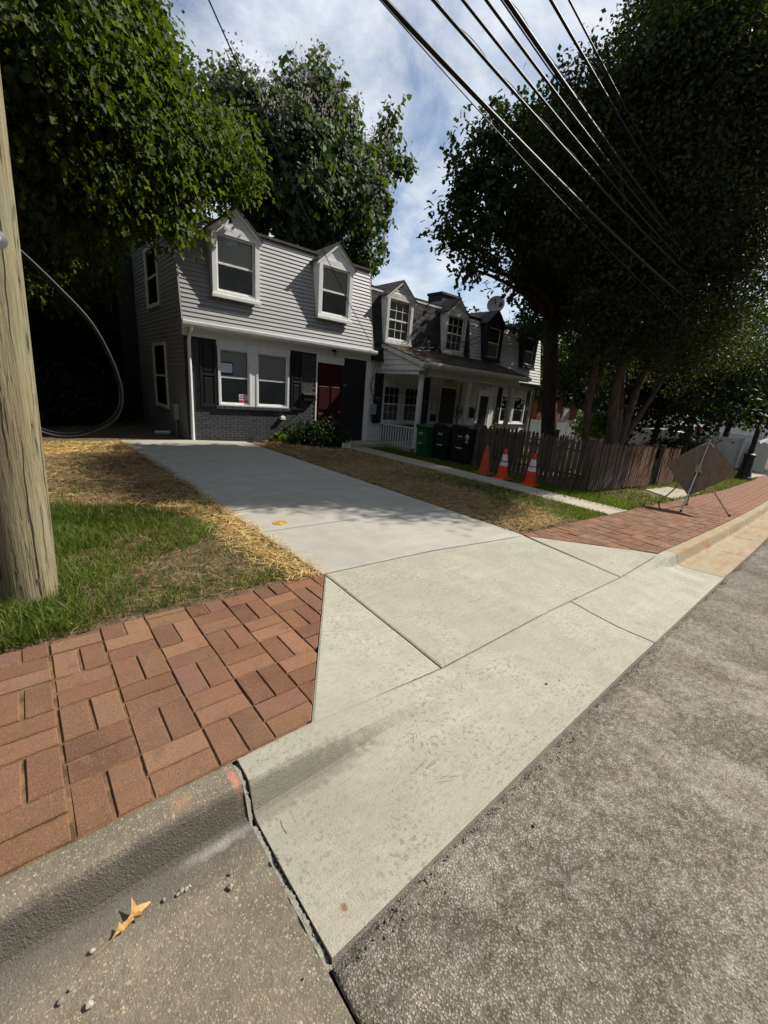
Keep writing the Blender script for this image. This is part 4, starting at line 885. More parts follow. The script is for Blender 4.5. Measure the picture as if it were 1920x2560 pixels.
# ================================================================== vegetation
def fib(n):
    i = np.arange(n)+.5; ph = np.arccos(1-2*i/n); th = math.pi*(1+5**.5)*i
    return np.stack([np.cos(th)*np.sin(ph), np.sin(th)*np.sin(ph), np.cos(ph)], 1)
SH = {  # leaf outlines: points (across, along, fold) and triangles
 'maple': (np.array([(0, 0, 0), (.40, .10, .10), (.15, .36, .02), (.42, .72, .12), (0, 1.12, -.10), (-.42, .72, .12), (-.15, .36, .02), (-.40, .10, .10)]), np.array([(0, 1, 2), (0, 2, 4), (2, 3, 4), (0, 4, 6), (4, 5, 6), (0, 6, 7)])),
 'oval': (np.array([(0, 0, 0), (.34, .45, .10), (0, 1, -.08), (-.34, .45, .10)]), np.array([(0, 1, 2), (0, 2, 3)])),
 'heart': (np.array([(0, .05, 0), (.46, .12, .10), (.40, .55, .10), (0, 1.05, -.14), (-.40, .55, .10), (-.46, .12, .10)]), np.array([(0, 1, 2), (0, 2, 3), (0, 3, 4), (0, 4, 5)])),
 'oak': (np.array([(0, 0, 0), (.36, .42, .08), (.20, .60, .04), (.30, .88, .08), (0, 1.05, -.05), (-.32, .75, .08), (-.18, .52, .03), (-.34, .30, .08)]), np.array([(0, 1, 2), (0, 2, 4), (2, 3, 4), (0, 4, 6), (4, 5, 6), (0, 6, 7)])),
}
def leaf_mesh(name, C, T, Nn, S, shape, mat):
    """C centres, T along direction, Nn normal hint, S size"""
    P, F = SH[shape]; T = T/np.linalg.norm(T, axis=1, keepdims=True); B = np.cross(T, Nn); B /= np.linalg.norm(B, axis=1, keepdims=True)+1e-9; Nn = np.cross(B, T)
    V = C[:, None, :]+S[:, None, None]*(B[:, None, :]*P[None, :, 0:1]+T[:, None, :]*P[None, :, 1:2]+Nn[:, None, :]*P[None, :, 2:3])
    idx = (F[None]+np.arange(len(C))[:, None, None]*len(P)).reshape(-1, 3)
    return rawmesh(name, V.reshape(-1, 3), idx, 3, mat)
def sprays(blobs, per_m2, nleaf, droop, spread, size, inner=.35, seed=1, flat=.75, gap=.35):
    """twig sprays on noisy blobs -> leaf arrays; patches are left open so the sky shows through"""
    r = np.random.default_rng(seed); Cs, Ts, Ns, Ss, tips = [], [], [], [], []
    for (c, R3) in blobs:
        c = np.array(c, float); R3 = np.array(R3 if hasattr(R3, '__len__') else (R3, R3, R3*flat), float)
        A = 4*math.pi*((R3[0]*R3[1])**1.6/3+(R3[0]*R3[2])**1.6/3+(R3[1]*R3[2])**1.6/3)**(1/1.6)
        n = max(6, int(A*per_m2)); d = r.normal(size=(n, 3)); d /= np.linalg.norm(d, axis=1, keepdims=True)
        kx = r.normal(size=(5, 3))*2.6; ph = r.uniform(0, 6.28, 5); nz = np.sin(d@kx.T+ph).sum(1)/5**.5      # lumpy outline
        keep = r.uniform(size=n) < np.clip(1-gap*(nz < -.35)*1.6, .1, 1); d = d[keep]; nz = nz[keep]; n = len(d)
        u_ = r.uniform(size=n); rad = np.where(u_ < inner, r.uniform(.35, .8, n), np.where(u_ > .90, r.uniform(1.0, 1.32, n), r.uniform(.80, 1.05, n)))*(1+.20*nz)
        p = c+d*R3*rad[:, None]
        tw = d*.8+r.normal(size=(n, 3))*.45; tw[:, 2] -= droop; tw /= np.linalg.norm(tw, axis=1, keepdims=True); tips.append(p+d*spread*.75+np.array([0, 0, .12]))
        k = nleaf; s = r.uniform(0, 1, (n, k)); q = p[:, None]+tw[:, None]*(s*spread)[..., None]+r.normal(size=(n, k, 3))*spread*.28
        t = tw[:, None]*.7+r.normal(size=(n, k, 3))*.55; t[..., 2] -= droop*.9
        nn = d[:, None]*.5+np.array([0, 0, .9])+r.normal(size=(n, k, 3))*.42
        Cs.append(q.reshape(-1, 3)); Ts.append(t.reshape(-1, 3)); Ns.append(nn.reshape(-1, 3)); Ss.append(r.uniform(.7, 1.25, n*k)*size)
    return np.concatenate(Cs), np.concatenate(Ts), np.concatenate(Ns), np.concatenate(Ss), np.concatenate(tips)
def limb(mb, a, b, ra, rb, n=7, sag=.0, wob=.12, seg=7):
    a, b = np.array(a, float), np.array(b, float); L = np.linalg.norm(b-a); pts = []; rs = []; w = rng.normal(size=(2, 3))*wob*L*.35
    for i in range(seg):
        t = i/(seg-1); p = a+(b-a)*t+w[0]*math.sin(math.pi*t)+w[1]*math.sin(2*math.pi*t)*.4; p[2] += sag*math.sin(math.pi*t)*L; pts.append(p); rs.append(ra+(rb-ra)*t**.8)
    mb.tube(pts, rs, n, True); return pts
def tree(name, label, base, fork, blobs, leafm, barkm, shape, size, per_m2, nleaf, droop, spread, r0, seed, cat='tree', limbs=None, gap=.35, inner=.35, far_blobs=(), stems=None, blossom=None, twigs=260, group=None):
    t = thing(name, tuple(base), label, cat, group); tr = MB()
    base = np.array(base, float); fork = np.array(fork, float)
    starts = []
    if stems:
        for (dx, dy, f, rr) in stems:
            p = limb(tr, base+np.array([dx, dy, -.1]), f, rr*1.15, rr*.7, 9, wob=.1, seg=8); starts.append((np.array(f), rr*.7))
    else:
        pts = [base+np.array([0, 0, -.15]), base+np.array([0, 0, .12]), base+(fork-base)*.3+np.array([.06, .03, 0]), base+(fork-base)*.65, fork]; tr.tube(pts, [r0*1.5, r0*1.15, r0, r0*.92, r0*.8], 12); starts.append((fork, r0*.75))
    for i, (c, R_) in enumerate(list(blobs)+list(far_blobs)):
        c = np.array(c, float); f, rr = min(starts, key=lambda q: np.linalg.norm(q[0]-c)); rb = rr*(.45 if np.linalg.norm(f-c) > 2 else .3)
        mid = f+(c-f)*.5+np.array([0, 0, .25]); limb(tr, f, c, rb, .02, 6, sag=.06, wob=.16)
        Rm = np.mean(R_) if hasattr(R_, '__len__') else R_
        for k in range(5):
            d = rng.normal(size=3); d /= np.linalg.norm(d); limb(tr, c-(c-f)/max(np.linalg.norm(c-f), .1)*Rm*.4, c+d*Rm*.8, .028, .006, 4, wob=.2, seg=4)
    tr.build('trunk', M[barkm], t, smooth=True)
    C, T, Nn, S, tips = sprays(blobs, per_m2, nleaf, droop, spread, size, inner, seed, gap=gap)
    if far_blobs:
        q = sprays(far_blobs, per_m2/7, nleaf, droop, spread*1.6, size*2.2, inner, seed+1, gap=.2); C, T, Nn, S = [np.concatenate(z_) for z_ in zip((C, T, Nn, S), q[:4])]
    off = np.array(wpos(t)); me = leaf_mesh('crown', C-off, T, Nn, S, shape, M[leafm]); link('crown', me, None, t)
    if blossom:
        r = np.random.default_rng(seed+5); n = len(tips); pick = tips[r.uniform(size=n) < blossom]; k = 9
        q = (pick[:, None]+r.normal(size=(len(pick), k, 3))*np.array([.13, .13, .16])).reshape(-1, 3); q[:, 2] += .12
        me = leaf_mesh('blossom', q-off, r.normal(size=q.shape), r.normal(size=q.shape)+np.array([0, 0, .5]), r.uniform(.08, .15, len(q)), 'oval', M['blossom']); link('blossom', me, None, t)
    return t
def B(px, py, Y, r): return (tuple(onY((px, py), Y)), r)

# left maple, trunk out of frame behind the pole
mp_blobs = [B(40, 60, 8.2, 1.25), B(130, 40, 9.0, 1.3), B(215, 30, 9.8, 1.2), B(275, 70, 10.4, .9), B(325, 125, 10.6, .75), B(60, 170, 8.8, 1.2), B(150, 160, 9.0, 1.25), B(240, 150, 9.4, 1.2), B(330, 190, 9.8, .95), B(395, 205, 10.0, .75),
 B(60, 280, 8.6, 1.1), B(150, 280, 8.8, 1.2), B(250, 270, 9.0, 1.1), B(340, 280, 9.4, 1.0), B(420, 290, 9.8, .85), B(480, 330, 10.2, .8), B(512, 372, 10.6, .55), B(440, 372, 10.2, .62), B(350, 370, 9.8, .85), B(260, 380, 9.4, .9), B(170, 390, 9.2, .9), B(90, 390, 9.4, .9),
 B(330, 440, 9.9, .52), B(270, 450, 10.2, .6), B(200, 470, 10.6, .7), B(120, 480, 11, .85), B(70, 510, 11.5, .8), B(170, 555, 13.5, .9), B(90, 590, 13, .8), B(90, -60, 9, 1.3), B(190, -90, 10.5, 1.1), B(20, 330, 9.5, 1.0), B(365, 465, 9.6, .36), B(510, 290, 10.9, .55)]
mp_blobs = [(c, max(.28, (r-.27)/1.16)) for c, r in mp_blobs]
mp_far = [((-3.2, 10, 8.2), 2.0), ((-5, 8.5, 7.2), 1.9), ((-5.4, 12, 7.4), 1.9), ((-2.2, 13.2, 8.6), 1.9), ((-1, 8.4, 8.8), 1.6)]
tree('maple_tree', 'large leafy maple with drooping bright green leaves overhanging the end house', (-2.9, 10.6, -.02), (-2.6, 10.6, 3.4), mp_blobs, 'maple', 'bark', 'maple', .102, 48, 14, .8, .42, .34, 3, gap=.55, far_blobs=mp_far)

# catalpa behind the houses
CY_ = 19.0
ct = [B(500, 200, CY_, 1.2), B(490, 260, CY_, 1.2), B(540, 250, CY_-1, 1.5), B(600, 270, CY_-1.5, 1.7), B(612, 190, CY_, .75), B(610, 165, CY_, .55), B(660, 165, CY_, .7), B(690, 150, CY_, .55), B(705, 190, CY_, .8), B(730, 225, CY_, .9), B(670, 230, CY_-1, 1.4), B(740, 280, CY_-1, 1.0),
 B(560, 340, CY_-1.6, 1.7), B(640, 330, CY_-2, 1.7), B(720, 340, CY_-1.5, 1.5), B(770, 330, CY_, .9), B(840, 240, CY_+1, .55), B(845, 280, CY_+1, .7), B(830, 310, CY_+1, .8), B(858, 345, CY_+1, .75), B(870, 365, CY_+1, .4), B(820, 360, CY_+.5, .9), B(580, 420, CY_-1, 1.5), B(650, 420, CY_-2, 1.5), B(740, 410, CY_-1.8, 1.5),
 B(810, 410, CY_, .95), B(700, 470, CY_-1.5, 1.1), B(770, 480, CY_-1, 1.1), B(820, 470, CY_, .7), B(560, 480, CY_, 1.3), B(770, 545, CY_-.5, .95), B(800, 560, CY_, .7), B(820, 520, CY_, .6), B(620, 500, CY_+.5, 1.0), B(720, 540, CY_, .8)]
ct = [(c, max(.25, (r-.33)/1.12)) for c, r in ct]
tree('catalpa_tree', 'tall flowering catalpa with pale blossoms rising behind the row houses', (11.0, 20.5, -.35), (11.2, 19.3, 7.4), ct, 'catalpa', 'bark', 'heart', .24, 15, 10, .8, .5, .36, 5, gap=.55, blossom=.55, inner=.3)

# oak between the houses and the footway
ok = [B(965, 485, 8.6, .55), B(1000, 480, 8.5, .75), B(985, 420, 8.8, .55), B(1010, 400, 8.6, .7), B(1000, 370, 8.6, .5), B(1060, 360, 8.4, .85), B(1020, 310, 8.6, .65), B(1060, 290, 8.6, .7), B(1110, 300, 8.4, .9), B(1080, 250, 8.7, .55), B(1130, 250, 8.5, .7), B(1060, 430, 8.2, 1.0), B(1130, 400, 8.2, 1.1), B(980, 535, 8.6, .55), B(1030, 540, 8.4, .75), B(1090, 510, 8.1, 1.0), B(1160, 500, 8.0, 1.1), B(1010, 580, 8.8, .5), B(1120, 600, 8.4, .8),
 B(1190, 590, 8.2, .9), B(1190, 400, 8.2, 1.1), B(1180, 320, 8.3, 1.0), B(1150, 655, 8.6, .6), B(1200, 680, 8.4, .7), B(1240, 620, 8.4, 1.0)]
OS = .87
ok = [((c[0]*OS, c[1]*OS, CAMH+(c[2]-CAMH)*OS), max(.22, (r*OS-.24)/1.14)) for c, r in ok]
ok += [((15.5, 9.4, 6.9), 1.5), ((17.2, 8.5, 6.6), 1.6), ((15.8, 6.6, 6.8), 1.5), ((17.5, 10.2, 5.4), 1.2), ((16.4, 7.6, 8.0), 1.4), ((19.0, 7.5, 7.2), 1.5), ((18.4, 9.0, 7.4), 1.4)]
tree('oak_tree', 'dark oak with lobed leaves standing in the fenced yard beside the white house', (13.45, 7.0, -.42), (12.2, 7.1, 4.0), ok, 'oak', 'bark', 'oak', .135, 30, 11, .3, .38, .25, 8, gap=.6, inner=.4)

# crape myrtle, the tall dark mass over the footway
cm = [B(1220, 300, 5.6, .8), B(1260, 240, 5.2, .8), B(1240, 380, 5.4, .9), B(1300, 330, 5.0, 1.0), B(1270, 190, 5.0, .5), B(1330, 250, 4.6, .95), B(1370, 150, 4.2, .7), B(1390, 200, 4.2, .9), B(1440, 130, 3.9, .8), B(1480, 60, 3.7, .65), B(1540, 30, 3.5, .7), B(1450, 240, 3.8, 1.0), B(1520, 130, 3.5, .9), B(1600, 100, 3.2, .9), B(1650, 40, 3.0, .7), B(1560, 230, 3.3, 1.0), B(1640, 220, 3.0, .9),
 B(1270, 450, 5.2, 1.0), B(1340, 420, 4.6, 1.1), B(1420, 350, 4.0, 1.1), B(1500, 330, 3.6, 1.1), B(1590, 330, 3.2, 1.0), B(1660, 340, 3.0, .9), B(1290, 540, 5.2, .9), B(1360, 530, 4.6, 1.1), B(1440, 470, 4.0, 1.1), B(1530, 440, 3.5, 1.1), B(1620, 440, 3.1, 1.0), B(1390, 620, 4.4, 1.0), B(1470, 580, 3.9, 1.1), B(1560, 550, 3.4, 1.0), B(1640, 560, 3.0, .9), B(1320, 640, 4.9, .9), B(1430, 700, 4.1, .9), B(1520, 670, 3.6, 1.0), B(1600, 660, 3.2, .8), B(1340, 730, 4.8, .75), B(1400, 760, 4.5, .6), B(1480, 760, 3.9, .75), B(1560, 750, 3.5, .7), B(1280, 720, 5.1, .7), B(1500, 800, 3.9, .45),B(1240, 520, 5.6, .9), B(1260, 790, 6.0, .6), B(1335, 805, 5.5, .5), B(1420, 800, 4.9, .45), B(1480, 845, 4.4, .42), B(1300, 770, 5.2, .5), B(1550, 800, 3.7, .5), B(1610, 760, 3.3, .6)]
cm = [(c, max(.25, (r-.2)/1.12)) for c, r in cm]
cm += [((13.5, 5.5, 8.6), 1.5), ((12.2, 6.5, 7.2), 1.5), ((14.6, 4.2, 6.5), 1.4), ((13.8, 6.4, 5.2), 1.2), ((11.6, 4.2, 9.6), 1.3), ((13.0, 2.4, 8.6), 1.2), ((11.5, 2.1, 7.4), 1.0), ((12.3, 4.6, 10.2), 1.4)]
tree('crape_myrtle_tree', 'broad dark crape myrtle with many stems behind the picket fence', (12.35, 4.85, -.38), (12.4, 4.8, 2.0), cm, 'myrtle', 'bark_m', 'oval', .085, 62, 15, .1, .42, .2, 9, gap=.55, inner=.3,
     stems=[(0, 0, (12.1, 4.7, 3.2), .15), (.18, -.05, (13.6, 4.6, 3.3), .12), (.12, .12, (12.9, 5.2, 3.4), .12), (-.15, .1, (11.4, 5.2, 3.4), .10), (.2, .05, (14.3, 4.4, 2.9), .08)])
# dark stand of trees and brush behind the end house and beyond the yards
def small_tree(name, label, base, h, r, seed, leafm='oak', group=None, n=7, size=.2, per=11):
    r_ = np.random.default_rng(seed); bl = []
    for k in range(n):
        a = r_.uniform(0, 6.28); rr = r*r_.uniform(.2, .75); bl.append(((base[0]+rr*math.cos(a), base[1]+rr*math.sin(a), base[2]+h*r_.uniform(.42, .92)), r*r_.uniform(.42, .6)))
    return tree(name, label, base, (base[0], base[1], base[2]+h*.4), bl, leafm, 'bark', 'oval', size, per, 10, .25, .5, max(.06, h*.018), seed, group=group, gap=.25)
small_tree('understory_tree', 'dark understory tree in the shade behind the utility pole', (.4, 17.5, 0), 6.5, 2.4, 21)
small_tree('understory_tree', 'shaded tree close against the rear wing of the end house', (1.9, 22.5, 0), 8.5, 2.6, 22, 'maple')
small_tree('understory_tree', 'bushy shade tree at the far back of the side yard', (-1.8, 21, 0), 8, 3, 23)
small_tree('yard_tree', 'dark round tree behind the black lamp post', (27.0, 6.6, -.96), 7.5, 2.9, 24, n=9)
small_tree('yard_tree', 'tall dark tree beyond the white vinyl fence gate', (33.5, 6.2, -1.2), 9, 3.2, 25, n=9)
small_tree('yard_tree', 'leafy tree behind the white sided row house', (22.5, 14.5, -.8), 7, 2.3, 26, 'maple')
small_tree('yard_tree', 'shade tree far behind the lattice porch house', (46, 22, -1.4), 11, 4, 27, n=9)
small_tree('yard_tree', 'low crowned dark tree just past the crape myrtle', (20.0, 6.0, -.68), 6.6, 2.7, 29, n=10)
small_tree('yard_tree', 'dense dark tree in front of the lattice porch house', (28.5, 12.5, -1.0), 9.5, 3.2, 30, n=10)
small_tree('street_tree', 'dark street tree at the bend of the footway', (38, 3.6, -1.4), 9, 3.4, 28, n=9)
for k, (x, y, h, r, lab) in enumerate([(-4, -13, 9, 3.6, 'tree across the road opposite the utility pole'), (5, -14, 11, 4.2, 'tall tree across the road opposite the driveway'), (14, -14, 10, 4, 'tree across the road opposite the porch'), (24, -13, 9, 3.6, 'tree across the road opposite the lamp post')]):
    small_tree('roadside_tree', lab, (x, y, zgf(x)-.1), h, r, 40+k, 'oak', n=9, size=.3, per=5)

def bush(name, label, c, blobs, leafm, shape, size, per, seed, cat='shrub', droop=.0, spread=.16):
    t = thing(name, tuple(c), label, cat); st = MB()
    for (b_, r_) in blobs: limb(st, c, b_, .015, .005, 5, seg=4)
    st.build('stem', M['bark'], t)
    C, T, Nn, S, _ = sprays(blobs, per, 8, droop, spread, size, .35, seed, gap=.15); me = leaf_mesh('foliage', C-np.array(c), T, Nn, S, shape, M[leafm]); link('foliage', me, None, t)
bush('foundation_shrub', 'low dark green shrub in the bed in front of the red door', (6.5, 10.62, -.14), [((5.9, 10.72, .10), .3), ((6.25, 10.65, .20), .34), ((6.65, 10.62, .26), .36), ((7.05, 10.55, .20), .32), ((6.45, 10.4, .06), .28), ((6.9, 10.3, .04), .26), ((7.3, 10.5, .1), .26)], 'shrub', 'oval', .085, 75, 31)
bush('garden_plant', 'small bright green plant sunlit against the charcoal brick', (5.42, 10.72, -.09), [((5.42, 10.72, .03), .12)], 'fresh', 'oval', .10, 130, 32, 'plant', -.3, .1)
bush('underbrush', 'dark brush in deep shade beyond the cable coil', (.9, 14.5, 0), [((.2, 14.4, .6), .8), ((1.1, 14.8, .5), .7), ((1.9, 15.2, .6), .7), ((-.4, 14.9, .8), .9)], 'shrub', 'oval', .12, 40, 33, spread=.3)
bush('yard_bush', 'sunlit yellow green bush between the two trees behind the fence', (19.5, 8.2, -.65), [((19.3, 8.0, .2), .6), ((20.0, 8.6, .6), .7), ((20.6, 7.9, .1), .6), ((21.2, 8.2, .9), .6)], 'fresh', 'heart', .16, 26, 34, spread=.25)
bush('yard_bush', 'dark bush at the foot of the lattice porch', (31.0, 8.4, -1.12), [((31.0, 8.2, -.5), .7), ((30.8, 7.4, -.4), .7), ((31.2, 9.2, -.6), .6)], 'shrub', 'oval', .14, 30, 35, spread=.25)

# far woodland that closes the view behind the yards
def woodland(name, label, pts, seed, leafm='oak', per=2.6, size=.42):
    bl = []
    r = np.random.default_rng(seed)
    for (x, y, h) in pts:
        z = h*.12
        while z < h:
            bl.append(((x+r.normal()*.8, y+r.normal()*.8, z+zgf(x)), r.uniform(1.5, 2.3))); z += 1.7
    C, T, Nn, S, _ = sprays(bl, per, 9, .3, .8, size, .25, seed, gap=.1)
    o = link(name, leaf_mesh(name, C, T, Nn, S, 'oval', M[leafm])); tag(o, label, 'woodland', kind='stuff')
r_ = np.random.default_rng(77)
woodland('woodland', 'dense dark wood closing the side yard behind the end house', [(x, 26+r_.uniform(-1.5, 2.5), r_.uniform(7, 11)) for x in np.arange(-9, 4.5, 2.0)]+[(x, 23+r_.uniform(-.8, .8), r_.uniform(4, 6)) for x in np.arange(-5, 2.6, 1.5)]+[(-7+r_.normal(), y, r_.uniform(7, 10)) for y in np.arange(4, 26, 2.2)], 78)
woodland('woodland', 'distant dark tree line beyond the far houses', [(x, 30+.2*(x-40)+r_.uniform(-2, 2), r_.uniform(7, 11)) for x in np.arange(30, 80, 3.2)]+[(70+r_.normal(), y, r_.uniform(7, 11)) for y in np.arange(-2, 30, 3)], 79, per=1.8, size=.5)

woodland('woodland', 'added unseen trees across the road, dense and tall to block the sky', [(x, -17+r_.uniform(-1.5, 1.5), r_.uniform(11, 15)) for x in np.arange(-18, 46, 2.6)]+[(-16+r_.normal(), y, r_.uniform(9, 13)) for y in np.arange(-14, 10, 3)], 80, per=1.0, size=.7)  # added out of view, tall and dense to cut the sky fill

# ================================================================== grass and straw
def blades(name, label, P, H_, W_, mat, lean=.35, seg=True, cat='grass'):
    n = len(P); a = rng.uniform(0, 2*math.pi, n); u = np.stack([np.cos(a), np.sin(a), np.zeros(n)], 1); l = rng.normal(0, lean, (n, 2)); tip = np.stack([l[:, 0]*H_, l[:, 1]*H_, H_], 1)
    if seg:
        mid = tip*np.array([.42, .42, .62]); V = np.stack([P-u*W_[:, None], P+u*W_[:, None], P+mid-u*W_[:, None]*.75, P+mid+u*W_[:, None]*.75, P+tip], 1); F = np.array([(0, 1, 3), (0, 3, 2), (2, 3, 4)]); k = 5
    else: V = np.stack([P-u*W_[:, None], P+u*W_[:, None], P+tip], 1); F = np.array([(0, 1, 2)]); k = 3
    idx = (F[None]+np.arange(n)[:, None, None]*k).reshape(-1, 3); o = link(name, rawmesh(name, V.reshape(-1, 3), idx, 3, mat)); return tag(o, label, cat, kind='stuff')
def strands(name, label, P, L_, W_, mat, tilt=.16, cat='straw'):
    n = len(P); a = rng.uniform(0, 2*math.pi, n); ti = np.abs(rng.normal(0, tilt, n)); d = np.stack([np.cos(a)*np.cos(ti), np.sin(a)*np.cos(ti), np.sin(ti)], 1); u = np.stack([-np.sin(a), np.cos(a), rng.normal(0, .3, n)], 1)
    bend = rng.normal(0, .12, n)[:, None]*u*L_[:, None]; h = L_[:, None]*.5
    V = np.stack([P-u*W_[:, None]-d*h*.3, P+u*W_[:, None]-d*h*.3, P+bend+d*h*.7-u*W_[:, None], P+bend+d*h*.7+u*W_[:, None], P+d*h*1.7+u*W_[:, None]*.6], 1)
    idx = (np.array([(0, 1, 3), (0, 3, 2), (2, 3, 4)])[None]+np.arange(n)[:, None, None]*5).reshape(-1, 3); o = link(name, rawmesh(name, V.reshape(-1, 3), idx, 3, mat)); return tag(o, label, cat, kind='stuff')
def fbm(x, y, s=1.0, seed=0):
    v = 0
    for k in range(4): v = v+np.sin(x*s*(1.7**k)*1.3+seed+k*2.1+1.7*np.sin(y*s*(1.7**k)*.9+k))*np.cos(y*s*(1.7**k)*1.1+seed*2+k)/(1.5**k)
    return v*.45
def scatter(n, x0, x1, y0, y1, dens):
    x = rng.uniform(x0, x1, n); y = rng.uniform(y0, y1, n); k = rng.uniform(size=n) < dens(x, y); return x[k], y[k]
LX = lambda y: np.interp(y, [2.6, 10.9], [1.765, 1.63])
def strawL(x, y):                      # straw mulch left of the drive
    d = LX(y)-x+.10*fbm(x, y, 3); w = np.interp(y, [2.7, 3.1, 3.8, 4.8, 5.3, 6.0, 11], [.30, .42, .45, .55, .85, 2.6, 3])
    return np.clip((w-d)/.22, 0, 1)*(d > -.10)
soilL = lambda x, y: np.clip(1.35-np.hypot((x-.95)/.75, (y-3.5)/.85)+.6*fbm(x, y, 2.4, 3), 0, 1)
def gl(x, y): return (1-.96*strawL(x, y))*(1-.80*soilL(x, y))*(x < LX(y)-.03)*np.clip(.62+.75*fbm(x, y, 2.6, 9), .12, 1)*(y > 2.80+.05*fbm(x, y, 5, 1)-.06*(x < .2))*(np.hypot(x+.115, y-3.35) > .15)
x, y = scatter(120000, -1.6, 1.75, 2.745, 6.4, lambda x, y: gl(x, y)*np.clip(1.25-.12*(y-2.7), .5, 1))
h = rng.uniform(.03, .085, len(x))**1.0*np.clip(1.25+.6*fbm(x, y, 1.5, 4)+.7*np.clip(.5-x, 0, .8), .5, 2.2)*(1-.3*soilL(x, y))
blades('lawn_grass', 'shaggy green grass round the utility pole by the brick footway', np.stack([x, y, zg(x)-.012], 1), h, rng.uniform(.0016, .0032, len(x))*(1+.12*(y-2.7)), M['grass'], .5)
x, y = scatter(60000, -1.5, 1.8, 2.70, 10.8, lambda x, y: strawL(x, y)*(x < LX(y)+.06)*np.clip(1.2-.08*(y-2.7), .5, 1))
zz = zg(x)+rng.uniform(-.01, .03, len(x))*np.clip(1+fbm(x, y, 4), .3, 2)
gold = (y < 5.5+.5*fbm(x, y, 2, 3)) | (y > 9.2+.5*fbm(x, y, 2, 5)) | (rng.uniform(size=len(x)) < .12)  # far strip coloured golden for sunlight, band between browned for tree shade
for sel, nm, lab, mt_ in ((gold, 'straw_mulch', 'loose golden straw mulch spread beside the driveway edge', 'straw'), (~gold, 'shaded_straw', 'matted straw browned for shade over the side yard beside the driveway', 'straw_brown')):
    strands(nm, lab, np.stack([x, y, zz], 1)[sel], rng.uniform(.05, .19, sel.sum()), (rng.uniform(.0012, .0026, len(x))*(1+.1*(y-2.7)))[sel], M[mt_])
x, y = scatter(20000, -1.2, 1.7, 2.78, 6.3, lambda x, y: .42*(1-strawL(x, y))*np.clip(.5+fbm(x, y, 3, 6)+soilL(x, y), 0, 1)*(x < LX(y)))
strands('scattered_straw', 'thin scattered straw lying on the bare patch of lawn', np.stack([x, y, zg(x)+rng.uniform(-.008, .02, len(x))], 1), rng.uniform(.04, .14, len(x)), rng.uniform(.001, .002, len(x)), M['straw_brown'])
# right of the drive
wr = lambda x, y: (x > 4.62)*(x < 7.36)
def grassR(x, y): return np.clip((x-5.9+.55*fbm(x, y, 1.4, 2))/.8, 0, 1)*np.clip((7.2-y)/2.2, 0.06, 1)*.9+np.clip((3.3-y)/.6, 0, 1)*np.clip((x-5.6)/.5, 0, 1)*.8
x, y = scatter(60000, 4.62, 7.40, 2.62, 9.8, lambda x, y: np.clip(grassR(x, y), 0, 1)*wr(x, y)*.9)
blades('yard_grass', 'patchy grass between the straw strip and the concrete path', np.stack([x, y, zg(x)-.012], 1), rng.uniform(.03, .075, len(x)), rng.uniform(.003, .005, len(x)), M['grass'], .5)
x, y = scatter(42000, 4.58, 7.34, 2.60, 10.75, lambda x, y: np.clip(1-.8*grassR(x, y), 0, 1)*np.clip(1.1-.05*(y-2.7), .5, 1))
strands('matted_straw', 'brown matted straw strip between the driveway and the path', np.stack([x, y, zg(x)+rng.uniform(-.01, .025, len(x))], 1), rng.uniform(.06, .2, len(x)), rng.uniform(.002, .0042, len(x)), M['straw_brown'])
x, y = scatter(5200, 4.7, 6.0, 2.62, 3.7, lambda x, y: np.exp(-((x-5.35)/.38)**2-((y-2.95)/.30)**2))
strands('straw_clump', 'bright clump of straw at the corner of the right hand footway', np.stack([x, y, zg(x)+rng.uniform(-.01, .05, len(x))], 1), rng.uniform(.06, .2, len(x)), rng.uniform(.0018, .0034, len(x)), M['straw'], .3)
x, y = scatter(1500, 5.1, 6.3, 10.2, 11.0, lambda x, y: np.exp(-((x-5.0)/.35)**2-((y-10.8)/.3)**2))
strands('straw_clump', 'small heap of straw at the foot of the charcoal brick wall', np.stack([x, y, zg(x)+rng.uniform(-.01, .07, len(x))], 1), rng.uniform(.08, .22, len(x)), rng.uniform(.004, .006, len(x)), M['straw'], .4)
x, y = scatter(26000, 8.24, 9.3, 2.66, 10.5, lambda x, y: .55+.45*fbm(x, y, 2, 7))
blades('verge_grass', 'ragged grass along the picket fence behind the cones', np.stack([x, y, zg(x)-.012], 1), rng.uniform(.03, .10, len(x)), rng.uniform(.003, .006, len(x)), M['grass'], .5)
fl = lambda x: np.interp(x, [4.5, 7, 9, 12, 16, 24, 40], [2.56, 2.60, 2.62, 2.60, 2.62, 3.0, 4.6])
x, y = scatter(60000, 7.95, 36, 2.55, 7.5, lambda x, y: (y > fl(x)+.0)*np.clip(.75+.4*fbm(x, y, 1.2, 5), .15, 1)*np.where((x > 11.2) & (x < 13.85) & (y > 2.72) & (y < 3.55), .04, 1)*((x > 13.2) | (y < 4.2))*np.where((x > 23.3) & (y > 3.2) & (y < 4.2), .02, 1))
blades('front_lawn', 'sunlit grass lawn running along the far brick footway', np.stack([x, y, zg(x)-.012], 1), rng.uniform(.05, .11, len(x)), rng.uniform(.006, .013, len(x)), M['grass'], .45, False)
x, y = scatter(14000, 9.5, 22, 4.2, 10.5, lambda x, y: .5+.5*fbm(x, y, 1.2, 8))
blades('fenced_grass', 'dark grass in the shaded fenced yard', np.stack([x, y, zg(x)-.012], 1), rng.uniform(.05, .14, len(x)), rng.uniform(.006, .012, len(x)), M['grass'], .45, False)

